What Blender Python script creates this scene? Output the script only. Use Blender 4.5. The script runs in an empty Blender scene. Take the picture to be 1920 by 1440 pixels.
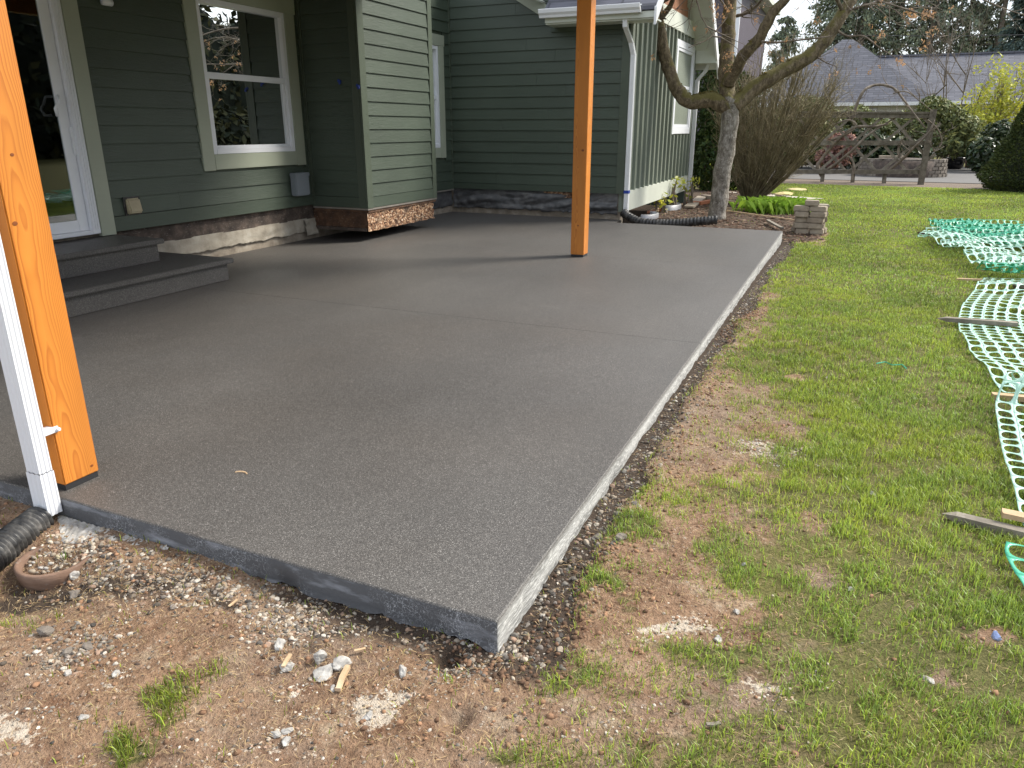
import bpy, bmesh, math, random
import numpy as np
from mathutils import Vector, Matrix, noise as mnoise

random.seed(7)
RNG = np.random.default_rng(7)
S = bpy.context.scene
COL = S.collection
R = math.radians

# ------------------------------------------------------------------ camera
FPX, CAMH, PITCH, YAW = 1394.0, 1.35, R(19.0), R(24.1)
cd = bpy.data.cameras.new("camera"); cam = bpy.data.objects.new("camera", cd); COL.objects.link(cam)
cam.location = (0, 0, CAMH); cam.rotation_euler = (math.pi/2 - PITCH, 0, YAW)
cd.sensor_width = 36; cd.lens = FPX/1920*36; cd.clip_end = 2000; cd.clip_start = 0.05
S.camera = cam

# ------------------------------------------------------------------ sky, sun, exposure
SUN_EL, SUN_DIR = R(43), Vector((0.765, 0.644))      # horizontal direction towards the sun
w = bpy.data.worlds.new("World"); S.world = w; w.use_nodes = True
nt = w.node_tree; nt.nodes.clear()
out = nt.nodes.new("ShaderNodeOutputWorld"); bg = nt.nodes.new("ShaderNodeBackground")
sky = nt.nodes.new("ShaderNodeTexSky"); sky.sky_type = 'NISHITA'; sky.sun_disc = False
sky.sun_elevation = SUN_EL; sky.sun_rotation = math.atan2(SUN_DIR.x, SUN_DIR.y)
sky.air_density = 1.0; sky.dust_density = 2.0
tc = nt.nodes.new("ShaderNodeTexCoord"); mp = nt.nodes.new("ShaderNodeMapping"); mp.inputs['Scale'].default_value = (1, 1, 2.2)
nz = nt.nodes.new("ShaderNodeTexNoise"); nz.inputs['Scale'].default_value = 2.2; nz.inputs['Detail'].default_value = 6
cr = nt.nodes.new("ShaderNodeValToRGB"); cr.color_ramp.elements[0].position = 0.36; cr.color_ramp.elements[1].position = 0.62
cr.color_ramp.elements[0].color = (0.45, 0.45, 0.45, 1); cr.color_ramp.elements[1].color = (0.95, 0.95, 0.95, 1)
mx = nt.nodes.new("ShaderNodeMix"); mx.data_type = 'RGBA'; mx.inputs[7].default_value = (8.2, 8.6, 9.2, 1)
nt.links.new(tc.outputs['Generated'], mp.inputs['Vector']); nt.links.new(mp.outputs[0], nz.inputs['Vector'])
nt.links.new(nz.outputs['Fac'], cr.inputs['Fac']); nt.links.new(cr.outputs[0], mx.inputs[0])
nt.links.new(sky.outputs[0], mx.inputs[6]); nt.links.new(mx.outputs[2], bg.inputs['Color'])
bg.inputs['Strength'].default_value = 0.13; nt.links.new(bg.outputs[0], out.inputs['Surface'])
sd = bpy.data.lights.new("sun", 'SUN'); sd.energy = 4.2; sd.angle = R(17); sd.color = (1.0, 0.945, 0.85)
sun = bpy.data.objects.new("sun", sd); COL.objects.link(sun); sun.location = (8, 6, 12)
sdir = Vector((SUN_DIR.x*math.cos(SUN_EL), SUN_DIR.y*math.cos(SUN_EL), math.sin(SUN_EL)))
sun.rotation_euler = (-sdir).to_track_quat('-Z', 'Y').to_euler()
S.view_settings.view_transform = 'Standard'; S.view_settings.look = 'None'
S.view_settings.exposure = 0.58; S.view_settings.gamma = 1.0; S.view_settings.use_curve_mapping = False
S.cycles.max_bounces = 8; S.cycles.transparent_max_bounces = 16
S.cycles.use_denoising = True

# ------------------------------------------------------------------ photograph measurements -> world points
_f = Vector((-math.sin(YAW)*math.cos(PITCH), math.cos(YAW)*math.cos(PITCH), -math.sin(PITCH)))
_r = Vector((math.cos(YAW), math.sin(YAW), 0)); _u = _r.cross(_f)
def _ray(px, py): return _f + _r*((px-960)/FPX) - _u*((py-720)/FPX)
def PY(px, py, Y): d = _ray(px, py); return Vector((0, 0, CAMH)) + d*(Y/d.y)
def PX(px, py, X): d = _ray(px, py); return Vector((0, 0, CAMH)) + d*(X/d.x)
def PZ(px, py, z): d = _ray(px, py); return Vector((0, 0, CAMH)) + d*((z-CAMH)/d.z)

# ------------------------------------------------------------------ helpers
ORG = {}
def tag(o, label=None, cat=None, group=None, kind=None):
    if label: o["label"] = label
    if cat: o["category"] = cat
    if group: o["group"] = group
    if kind: o["kind"] = kind
    return o
def thing(name, loc, label, cat, group=None):
    o = bpy.data.objects.new(name, None); COL.objects.link(o); o.location = loc; o.empty_display_size = .1
    ORG[o.name] = Vector(loc); return tag(o, label, cat, group)
def link(name, me, parent=None, loc=None):
    o = bpy.data.objects.new(name, me); COL.objects.link(o)
    if parent is not None:
        o.parent = parent; ORG[o.name] = ORG[parent.name]
    else:
        o.location = loc or (0, 0, 0); ORG[o.name] = Vector(loc or (0, 0, 0))
    return o

class MB:
    def __init__(s): s.v = []; s.f = []; s.m = []
    def add(s, vs, fs, mi=0):
        b = len(s.v); s.v += [tuple(p) for p in vs]; s.f += [tuple(i+b for i in f) for f in fs]; s.m += [mi]*len(fs); return s
    def hexa(s, p, mi=0):   # 4 bottom (ccw from above) + 4 top
        return s.add(p, [(3, 2, 1, 0), (4, 5, 6, 7), (0, 1, 5, 4), (1, 2, 6, 5), (2, 3, 7, 6), (3, 0, 4, 7)], mi)
    def box(s, x0, x1, y0, y1, z0, z1, mi=0):
        return s.hexa([(x0, y0, z0), (x1, y0, z0), (x1, y1, z0), (x0, y1, z0), (x0, y0, z1), (x1, y0, z1), (x1, y1, z1), (x0, y1, z1)], mi)
    def obox(s, c, sz, rot, mi=0):
        hx, hy, hz = sz[0]/2, sz[1]/2, sz[2]/2; c = Vector(c)
        p = [(-hx, -hy, -hz), (hx, -hy, -hz), (hx, hy, -hz), (-hx, hy, -hz), (-hx, -hy, hz), (hx, -hy, hz), (hx, hy, hz), (-hx, hy, hz)]
        return s.hexa([c + rot @ Vector(q) for q in p], mi)
    def bar(s, a, b, wd, th, up=(0, 0, 1), mi=0):
        a = Vector(a); b = Vector(b); d = (b-a); L = d.length; d.normalize(); up = Vector(up)
        sx = d.cross(up).normalized(); sz = sx.cross(d).normalized()
        rot = Matrix((sx, d, sz)).transposed()
        return s.obox((a+b)/2, (wd, L, th), rot, mi)
    def tube(s, pts, rad, n=6, mi=0, caps=True):
        pts = [Vector(p) for p in pts]; k = len(pts)
        if not hasattr(rad, '__len__'): rad = [rad]*k
        b = len(s.v); t0 = (pts[1]-pts[0]).normalized()
        ref = Vector((0, 0, 1)) if abs(t0.z) < .9 else Vector((1, 0, 0))
        nrm = t0.cross(ref).normalized()
        for i, p in enumerate(pts):
            t = (pts[min(i+1, k-1)] - pts[max(i-1, 0)]).normalized()
            nrm = (nrm - t*nrm.dot(t)).normalized(); bn = t.cross(nrm)
            for j in range(n):
                a = 2*math.pi*j/n; s.v.append(tuple(p + (nrm*math.cos(a) + bn*math.sin(a))*rad[i]))
        for i in range(k-1):
            for j in range(n):
                j2 = (j+1) % n; s.f.append((b+i*n+j, b+i*n+j2, b+(i+1)*n+j2, b+(i+1)*n+j)); s.m.append(mi)
        if caps:
            s.f.append(tuple(b+j for j in reversed(range(n)))); s.f.append(tuple(b+(k-1)*n+j for j in range(n))); s.m += [mi, mi]
        return s
    def lathe(s, c, prof, n=24, mi=0):     # prof: (r, z) list around vertical axis through c
        b = len(s.v)
        for r, z in prof:
            for j in range(n):
                a = 2*math.pi*j/n; s.v.append((c[0]+r*math.cos(a), c[1]+r*math.sin(a), c[2]+z))
        for i in range(len(prof)-1):
            for j in range(n):
                j2 = (j+1) % n; s.f.append((b+i*n+j, b+i*n+j2, b+(i+1)*n+j2, b+(i+1)*n+j)); s.m.append(mi)
        return s
    def mesh(s, name, mats, org=(0, 0, 0), smooth=False, bevel=0):
        me = bpy.data.meshes.new(name); o = Vector(org)
        me.from_pydata([tuple(Vector(p)-o) for p in s.v], [], s.f)
        for m in (mats if isinstance(mats, (list, tuple)) else [mats]): me.materials.append(m)
        me.polygons.foreach_set("material_index", s.m)
        if bevel:
            bm = bmesh.new(); bm.from_mesh(me)
            bmesh.ops.bevel(bm, geom=bm.edges[:], offset=bevel, segments=2, affect='EDGES', clamp_overlap=True)
            bm.to_mesh(me); bm.free()
        me.polygons.foreach_set("use_smooth", [smooth]*len(me.polygons)); me.update(); return me
    def build(s, name, mats, parent=None, smooth=False, bevel=0, label=None, cat=None, group=None, kind=None):
        if parent is not None: org = ORG[parent.name]; loc = None
        else:
            a = np.array(s.v); lo, hi = a.min(0), a.max(0); org = loc = Vector(((lo[0]+hi[0])/2, (lo[1]+hi[1])/2, lo[2]))
        return tag(link(name, s.mesh(name, mats, org, smooth, bevel), parent, loc), label, cat, group, kind)

def npmesh(name, V, F, mat, col=None, smooth=False):
    """V (n,3), F (m,k) arrays -> mesh with optional per-vertex colour attribute."""
    me = bpy.data.meshes.new(name); k = F.shape[1]
    me.vertices.add(len(V)); me.vertices.foreach_set("co", np.asarray(V, np.float32).ravel())
    me.loops.add(F.size); me.loops.foreach_set("vertex_index", np.asarray(F, np.int32).ravel())
    me.polygons.add(len(F)); me.polygons.foreach_set("loop_start", np.arange(0, F.size, k, dtype=np.int32))
    me.polygons.foreach_set("loop_total", np.full(len(F), k, np.int32))
    me.polygons.foreach_set("use_smooth", np.full(len(F), smooth))
    me.materials.append(mat)
    if col is not None:
        a = me.color_attributes.new("tint", 'FLOAT_COLOR', 'POINT'); a.data.foreach_set("color", np.asarray(col, np.float32).ravel())
    me.update(calc_edges=True); me.validate(); return me

# numpy value noise
_LAT = np.random.default_rng(99).random((256, 256))
def vn(x, y):
    x = np.asarray(x, float); y = np.asarray(y, float); xi = np.floor(x).astype(int); yi = np.floor(y).astype(int)
    fx = x-xi; fy = y-yi; fx = fx*fx*(3-2*fx); fy = fy*fy*(3-2*fy)
    a = _LAT[xi & 255, yi & 255]; b = _LAT[(xi+1) & 255, yi & 255]; c = _LAT[xi & 255, (yi+1) & 255]; d = _LAT[(xi+1) & 255, (yi+1) & 255]
    return (a*(1-fx)+b*fx)*(1-fy)+(c*(1-fx)+d*fx)*fy
def fbm(x, y, o=4):
    s = 0; a = 1; t = 0
    for i in range(o): s = s+a*vn(x*2**i+17*i, y*2**i+31*i); t += a; a *= .5
    return s/t
def sst(a, b, x): t = np.clip((x-a)/(b-a), 0, 1); return t*t*(3-2*t)

# ------------------------------------------------------------------ materials
class NT:
    def __init__(s, name):
        s.mat = bpy.data.materials.new(name); s.mat.use_nodes = True; s.t = s.mat.node_tree
        s.b = s.t.nodes["Principled BSDF"]; s.out = s.t.nodes["Material Output"]
    def n(s, typ, _props=None, **ins):
        nd = s.t.nodes.new("ShaderNode"+typ)
        for k, v in (_props or {}).items(): setattr(nd, k, v)
        for k, v in ins.items(): s.set(nd, k, v)
        return nd
    def set(s, nd, k, v):
        key = int(k[1:]) if k[0] == 'i' and k[1:].isdigit() else k.replace('_', ' ')
        if hasattr(v, 'is_linked') or isinstance(v, bpy.types.NodeSocket): s.t.links.new(v, nd.inputs[key])
        else: nd.inputs[key].default_value = v
    def coords(s, scale=(1, 1, 1), which='Object', loc=(0, 0, 0)):
        tc = s.n('TexCoord'); m = s.n('Mapping'); s.set(m, 'Vector', tc.outputs[which]); m.inputs['Scale'].default_value = scale; m.inputs['Location'].default_value = loc
        return m.outputs[0]
    def noise(s, vec, scale, detail=4, rough=.55, dist=0): return s.n('TexNoise', Vector=vec, Scale=scale, Detail=detail, Roughness=rough, Distortion=dist).outputs['Fac']
    def vor(s, vec, scale, out='Distance', feat='F1'): return s.n('TexVoronoi', {'feature': feat}, Vector=vec, Scale=scale).outputs[out]
    def ramp(s, fac, stops):
        nd = s.n('ValToRGB', Fac=fac); e = nd.color_ramp.elements
        while len(e) < len(stops): e.new(.5)
        for el, (p, c) in zip(e, stops): el.position = p; el.color = c if len(c) == 4 else (*c, 1)
        return nd.outputs[0]
    def mix(s, fac, a, b, blend='MIX'):
        nd = s.n('Mix', {'data_type': 'RGBA', 'blend_type': blend})
        for i, v in ((0, fac), (6, a), (7, b)):
            if isinstance(v, bpy.types.NodeSocket): s.t.links.new(v, nd.inputs[i])
            else: nd.inputs[i].default_value = v if i == 0 or len(v) == 4 else (*v, 1)
        return nd.outputs[2]
    def math(s, op, a, b=0.0, clamp=False):
        nd = s.n('Math', {'operation': op, 'use_clamp': clamp}, i0=a, i1=b); return nd.outputs[0]
    def bump(s, h, strength=.3, dist=.01):
        nd = s.n('Bump', Height=h, Strength=strength, Distance=dist); s.t.links.new(nd.outputs[0], s.b.inputs['Normal']); return nd
    def base(s, c): s.set(s.b, 'Base_Color', c if isinstance(c, bpy.types.NodeSocket) or len(c) == 4 else (*c, 1))
    def rough(s, v): s.set(s.b, 'Roughness', v)

def g3(v): return (v, v, v)
def simple(name, c, rough=.6, var=.18, scale=9, bump=.15, bscale=60, metal=0, bdist=.004):
    n = NT(name); v = n.coords(); a = n.noise(v, scale, 5)
    n.base(n.mix(a, tuple(x*(1-var) for x in c), tuple(min(1, x*(1+var)) for x in c))); n.rough(rough); n.b.inputs['Metallic'].default_value = metal
    if bump: n.bump(n.noise(v, bscale, 3), bump, bdist)
    return n.mat

def m_agg():
    n = NT("exposed_aggregate_concrete"); v = n.coords()
    sp = n.vor(v, 420, 'Color'); bw = n.n('SeparateColor', Color=sp).outputs[0]
    g = n.ramp(bw, [(0, (.038, .036, .034)), (.45, (.070, .066, .062)), (.8, (.102, .096, .090)), (.95, (.165, .157, .148)), (1, (.30, .287, .27))])
    d = n.noise(v, .55, 4, .55); d2 = n.noise(n.coords((1, .35, 1)), 4.5, 4)
    g = n.mix(1.0, g, n.ramp(d, [(.32, g3(.86)), (.68, g3(1.16))]), 'MULTIPLY'); g = n.mix(1.0, g, n.ramp(d2, [(.3, g3(.95)), (.75, g3(1.06))]), 'MULTIPLY')
    # warm trowel blotches
    wv = n.noise(n.coords(loc=(3, 1, 0)), .7, 2); g = n.mix(n.ramp(wv, [(.45, g3(0)), (.7, g3(.3))]), g, n.mix(1.0, g, (1.10, 1.0, .90), 'MULTIPLY'))
    sc = n.noise(n.coords((.5, 2.2, 1), loc=(7, 2, 0)), 2.4, 5, .65)
    g = n.mix(n.ramp(sc, [(.64, g3(0)), (.76, g3(.12))]), g, (.3, .29, .27))
    n.base(n.mix(1.0, g, (.97, .965, .955), 'MULTIPLY')); n.rough(.52); n.b.inputs['Specular IOR Level'].default_value = .5
    n.bump(n.vor(v, 360), .45, .002); return n.mat
def m_sidepale():
    n = NT("slab_side_cement"); v = n.coords((1, .25, 3)); a = n.noise(v, 9, 6, .65); b = n.noise(n.coords((2, 2, 9)), 14, 4)
    c = n.mix(n.ramp(a, [(.35, g3(0)), (.65, g3(1))]), (.13, .13, .125), (.40, .40, .385)); c = n.mix(n.ramp(b, [(.50, g3(0)), (.64, g3(.8))]), c, (.54, .54, .52)); zz = n.n('SeparateXYZ', Vector=n.coords()).outputs[2]; c = n.mix(n.ramp(n.math('ADD', zz, n.math('MULTIPLY', a, .02)), [(.082, g3(0)), (.098, g3(.7))]), c, (.13, .125, .118))
    n.base(c); n.rough(.85); n.bump(b, .7, .008); return n.mat
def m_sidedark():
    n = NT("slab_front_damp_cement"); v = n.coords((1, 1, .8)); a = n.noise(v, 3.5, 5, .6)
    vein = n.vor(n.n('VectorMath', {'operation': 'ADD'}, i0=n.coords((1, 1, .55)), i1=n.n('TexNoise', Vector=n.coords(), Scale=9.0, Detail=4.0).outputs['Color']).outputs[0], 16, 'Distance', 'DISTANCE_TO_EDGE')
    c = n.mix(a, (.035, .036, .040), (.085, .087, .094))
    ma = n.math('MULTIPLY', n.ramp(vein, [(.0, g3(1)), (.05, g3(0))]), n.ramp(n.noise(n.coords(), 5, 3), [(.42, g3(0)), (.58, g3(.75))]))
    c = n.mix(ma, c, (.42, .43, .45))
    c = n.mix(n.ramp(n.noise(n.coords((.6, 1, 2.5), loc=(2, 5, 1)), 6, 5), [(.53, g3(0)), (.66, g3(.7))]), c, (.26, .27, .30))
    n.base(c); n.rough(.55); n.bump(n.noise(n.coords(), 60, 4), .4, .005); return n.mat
def m_paint(name, c, grain=True, var=.07, rough=.5, axis=(1, 1, 14)):
    n = NT(name); oi = n.n('ObjectInfo').outputs['Random']; v = n.coords(axis)
    vv = n.n('VectorMath', {'operation': 'ADD'}, i0=v, i1=n.n('CombineXYZ', X=n.math('MULTIPLY', oi, 37.0), Y=n.math('MULTIPLY', oi, 91.0)).outputs[0]).outputs[0]
    g = n.noise(vv, 7, 6, .6, 1.2); big = n.noise(n.coords(), 1.3, 4)
    col = n.mix(g, tuple(x*(1-var) for x in c), tuple(x*(1+var) for x in c))
    col = n.mix(1.0, col, n.ramp(big, [(.3, g3(.9)), (.7, g3(1.1))]), 'MULTIPLY')
    col = n.mix(1.0, col, n.ramp(oi, [(0, g3(.94)), (1, g3(1.06))]), 'MULTIPLY')
    n.base(col); n.rough(rough)
    if grain: n.bump(g, .6, .006)
    return n.mat
def m_fir(seed=0):
    n = NT("orange_stained_fir"); sx = n.n('SeparateXYZ', Vector=n.coords()); z = sx.outputs[2]
    nz1 = n.n('SeparateColor', Color=n.n('TexNoise', Vector=n.coords((2, 2, .9)), Scale=1.6, Detail=3.0).outputs['Color']); nz2 = n.noise(n.coords((14, 14, 1.6)), 2, 3)
    X = n.math('ADD', n.math('ADD', sx.outputs[0], n.math('MULTIPLY', nz1.outputs[0], .05)), n.math('MULTIPLY', z, .012)); Y = n.math('ADD', n.math('ADD', sx.outputs[1], n.math('MULTIPLY', nz1.outputs[1], .075)), n.math('MULTIPLY', nz2, .006))
    vv = n.n('CombineXYZ', X=n.math('SUBTRACT', X, .005), Y=n.math('SUBTRACT', Y, .02)).outputs[0]
    wv = n.n('TexWave', {'wave_type': 'RINGS', 'rings_direction': 'Z', 'wave_profile': 'SAW'}, Vector=vv, Scale=78.0, Distortion=.8, Detail=3.0).outputs['Fac']
    fine = n.noise(n.coords((120, 120, 1.5)), 3, 3); vis = n.noise(n.coords((5, 5, .7), loc=(4, 2, 0)), 2.2, 2)
    c = n.ramp(wv, [(0, (.64, .25, .038)), (.5, (.58, .21, .029)), (.88, (.40, .115, .014)), (1, (.60, .225, .034))])
    c = n.mix(n.ramp(vis, [(.35, g3(.55)), (.65, g3(0))]), c, (.60, .225, .034))
    c = n.mix(n.math('MULTIPLY', fine, .35), c, (.43, .13, .016)); big = n.noise(n.coords((3, 3, .6)), 2, 3)
    c = n.mix(1.0, c, n.ramp(big, [(.3, g3(.86)), (.7, g3(1.08))]), 'MULTIPLY')
    n.base(c); n.rough(.45); n.bump(wv, .10, .0015); return n.mat
def m_glass():
    n = NT("window_glass"); t = n.t; t.nodes.remove(n.b)
    tr = n.n('BsdfTransparent'); tr.inputs[0].default_value = (.62, .66, .66, 1); gl = n.n('BsdfGlossy', Roughness=.0); gl.inputs[0].default_value = (.75, .78, .78, 1)
    fr = n.n('Fresnel', IOR=1.55); ms = n.n('MixShader'); t.links.new(fr.outputs[0], ms.inputs[0]); t.links.new(tr.outputs[0], ms.inputs[1]); t.links.new(gl.outputs[0], ms.inputs[2])
    t.links.new(ms.outputs[0], n.out.inputs['Surface']); return n.mat
def m_leaf(name, c, rough=.55, trans=.25, var=.45, spec=.3):
    """leaf material: 'tint' attribute r = brightness, g = mix towards second colour"""
    n = NT(name); at = n.n('Attribute'); at.attribute_name = "tint"; sp = n.n('SeparateColor', Color=at.outputs['Color'])
    c2 = tuple(min(1, x) for x in (c[0]*1.5+.03, c[1]*1.25+.02, c[2]*.9))
    col = n.mix(sp.outputs[1], c, c2); br = n.n('MapRange', Value=sp.outputs[0], To_Min=1-var, To_Max=1+var)
    col = n.mix(1.0, col, n.n('CombineColor', Red=br.outputs[0], Green=br.outputs[0], Blue=br.outputs[0]).outputs[0], 'MULTIPLY')
    n.base(col); n.rough(rough); n.b.inputs['Specular IOR Level'].default_value = spec
    if trans:
        tl = n.n('BsdfTranslucent', Color=col); ms = n.n('MixShader'); ms.inputs[0].default_value = trans
        n.t.links.new(n.b.outputs[0], ms.inputs[1]); n.t.links.new(tl.outputs[0], ms.inputs[2]); n.t.links.new(ms.outputs[0], n.out.inputs['Surface'])
    return n.mat
def m_tint(name, rough=.8, bump=.3, bscale=90):
    n = NT(name); at = n.n('Attribute'); at.attribute_name = "tint"; v = n.coords()
    n.base(n.mix(1.0, at.outputs['Color'], n.ramp(n.noise(v, 70, 4), [(.3, g3(.72)), (.7, g3(1.2))]), 'MULTIPLY')); n.rough(rough); n.bump(n.noise(v, bscale, 3), bump, .004); return n.mat
def m_bark(brown=False):
    n = NT("mossy_grey_bark"); v = n.coords(); a = n.noise(n.coords((1, 1, .45)), 17, 7, .7); b = n.noise(v, 34, 4)
    c = n.ramp(a, [(.34, (.075, .062, .05)), (.5, (.18, .16, .132)), (.66, (.36, .335, .30))]); c = n.mix(n.ramp(b, [(.55, g3(0)), (.68, g3(.6))]), c, (.42, .40, .36))
    c = n.mix(1.0, c, (.62, .53, .38), 'MULTIPLY') if brown else c
    nz_ = n.n('SeparateXYZ', Vector=n.n('NewGeometry').outputs['Normal']).outputs[2]
    hz = n.n('SeparateXYZ', Vector=n.coords()).outputs[2]
    mossf = n.math('MULTIPLY', n.ramp(n.math('ADD', n.math('MULTIPLY', nz_, .45), n.noise(v, 7, 5)), [(.55, g3(0)), (.72, g3(.9))]), n.ramp(n.math('MULTIPLY', hz, .3), [(.35, g3(0)), (.5, g3(1))]))
    c = n.mix(mossf, c, n.mix(b, (.07, .062, .016), (.15, .13, .03)))
    n.base(c); n.rough(.9); n.bump(n.math('ADD', a, n.math('MULTIPLY', b, .6)), .7, .02); return n.mat
def m_osb():
    n = NT("rotted_strand_board"); oc = n.coords((1, 1, 1.4)); c1 = n.vor(oc, 46, 'Color'); s = n.n('SeparateColor', Color=c1)
    c = n.ramp(s.outputs[0], [(0, (.05, .022, .012)), (.3, (.16, .075, .04)), (.6, (.36, .2, .11)), (.85, (.52, .34, .2)), (1, (.62, .5, .38))])
    d = n.noise(n.coords(), 5, 5); c = n.mix(n.ramp(d, [(.5, g3(0)), (.7, g3(.8))]), c, (.04, .028, .022)); n.base(c); n.rough(.9); n.bump(s.outputs[1], 1, .02); return n.mat
def m_membrane():
    n = NT("grey_membrane"); a = n.noise(n.coords((1, 1, 2)), 6, 6, .6); b = n.noise(n.coords(), 24, 4)
    c = n.ramp(a, [(.3, (.05, .052, .055)), (.55, (.11, .11, .113)), (.75, (.20, .197, .19))]); n.base(c); n.rough(.42); n.bump(b, .15, .006); return n.mat
def m_stain(name, cs, sc=8):
    n = NT(name); a = n.noise(n.coords(), sc, 6, .65); b = n.noise(n.coords((1, 1, 3)), 30, 4); c = n.ramp(a, [(.3, cs[0]), (.52, cs[1]), (.72, cs[2])])
    n.base(n.mix(n.ramp(b, [(.6, g3(0)), (.72, g3(.5))]), c, (.3, .27, .24))); n.rough(.85); n.bump(b, .5, .006); return n.mat
def m_ground():
    n = NT("lawn_and_soil"); at = n.n('Attribute'); at.attribute_name = "tint"; sp = n.n('SeparateColor', Color=at.outputs['Color'])
    v = n.coords(); f1 = n.noise(v, 3, 6, .6); f2 = n.noise(v, 38, 5, .65); f3 = n.noise(v, 160, 3)
    thatch = n.mix(f2, (.075, .075, .024), (.22, .20, .085)); thatch = n.mix(n.ramp(f3, [(.35, g3(.6)), (.6, g3(0))]), thatch, (.03, .035, .012)); thatch = n.mix(n.ramp(f1, [(.45, g3(0)), (.7, g3(.6))]), thatch, (.17, .15, .05))
    dirt = n.ramp(f1, [(.3, (.13, .077, .046)), (.5, (.225, .142, .088)), (.72, (.34, .235, .155))]); dirt = n.mix(n.ramp(f2, [(.4, g3(0)), (.75, g3(.7))]), dirt, (.38, .245, .16))
    f4 = n.noise(n.coords(loc=(9, 4, 0)), 1.7, 5, .65); f5 = n.noise(n.coords(loc=(2, 8, 0)), 9, 6, .7); f6 = n.noise(n.coords(loc=(5, 5, 0)), 75, 4, .7)
    dirt = n.mix(n.ramp(f4, [(.45, g3(0)), (.62, g3(.75))]), dirt, n.mix(f2, (.16, .115, .085), (.29, .22, .17)))
    dirt = n.mix(n.ramp(f5, [(.55, g3(0)), (.70, g3(.75))]), dirt, n.mix(f2, (.36, .28, .19), (.5, .41, .3)))
    dirt = n.mix(n.ramp(f5, [(.30, g3(.9)), (.46, g3(0))]), dirt, (.12, .058, .033))
    dirt = n.mix(n.ramp(f6, [(.60, g3(0)), (.70, g3(.8))]), dirt, (.55, .48, .40)); dirt = n.mix(n.ramp(f6, [(.30, g3(.85)), (.42, g3(0))]), dirt, (.055, .035, .024))
    dirt = n.mix(n.ramp(f3, [(.6, g3(0)), (.75, g3(.55))]), dirt, (.42, .31, .2)); dirt = n.mix(n.ramp(f3, [(.25, g3(.6)), (.4, g3(0))]), dirt, (.07, .04, .025))
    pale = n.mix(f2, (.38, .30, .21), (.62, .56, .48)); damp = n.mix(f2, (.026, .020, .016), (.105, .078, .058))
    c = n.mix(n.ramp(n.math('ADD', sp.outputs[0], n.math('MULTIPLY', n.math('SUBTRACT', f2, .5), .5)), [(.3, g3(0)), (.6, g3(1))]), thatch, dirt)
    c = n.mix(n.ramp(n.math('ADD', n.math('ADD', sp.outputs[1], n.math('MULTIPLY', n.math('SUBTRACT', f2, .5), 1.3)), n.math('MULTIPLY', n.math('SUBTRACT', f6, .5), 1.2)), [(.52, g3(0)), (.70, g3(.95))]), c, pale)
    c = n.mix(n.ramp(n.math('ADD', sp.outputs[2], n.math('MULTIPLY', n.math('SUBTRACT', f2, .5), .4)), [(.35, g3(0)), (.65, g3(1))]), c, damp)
    n.base(c); n.rough(.95); n.b.inputs['Specular IOR Level'].default_value = .15; n.bump(n.math('ADD', n.math('ADD', f2, n.math('MULTIPLY', f6, .6)), n.math('MULTIPLY', f3, .4)), 1.0, .016); return n.mat
def m_shingle():
    n = NT("grey_asphalt_shingles"); v = n.coords((1, 1, 1)); b = n.n('TexBrick', {'offset': .5}, Vector=v, Scale=1.0, Color1=(.085, .088, .108, 1), Color2=(.128, .131, .155, 1), Mortar=(.062, .064, .076, 1))
    b.inputs['Mortar Size'].default_value = .018; b.inputs['Brick Width'].default_value = .55; b.inputs['Row Height'].default_value = .15
    c = n.mix(1.0, b.outputs[0], n.ramp(n.noise(n.coords((.6, 5, 5)), 6, 4), [(.3, g3(.75)), (.7, g3(1.25))]), 'MULTIPLY'); n.base(c); n.rough(.9); return n.mat
def m_plastic_net(name, c):
    n = NT(name); n.base(n.mix(n.noise(n.coords(), 5, 3), tuple(x*.85 for x in c), tuple(min(1, x*1.1) for x in c))); n.rough(.28); n.b.inputs['Specular IOR Level'].default_value = .6
    tl = n.n('BsdfTranslucent'); tl.inputs[0].default_value = (*c, 1); ms = n.n('MixShader'); ms.inputs[0].default_value = .3
    n.t.links.new(n.b.outputs[0], ms.inputs[1]); n.t.links.new(tl.outputs[0], ms.inputs[2]); n.t.links.new(ms.outputs[0], n.out.inputs['Surface']); return n.mat

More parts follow.
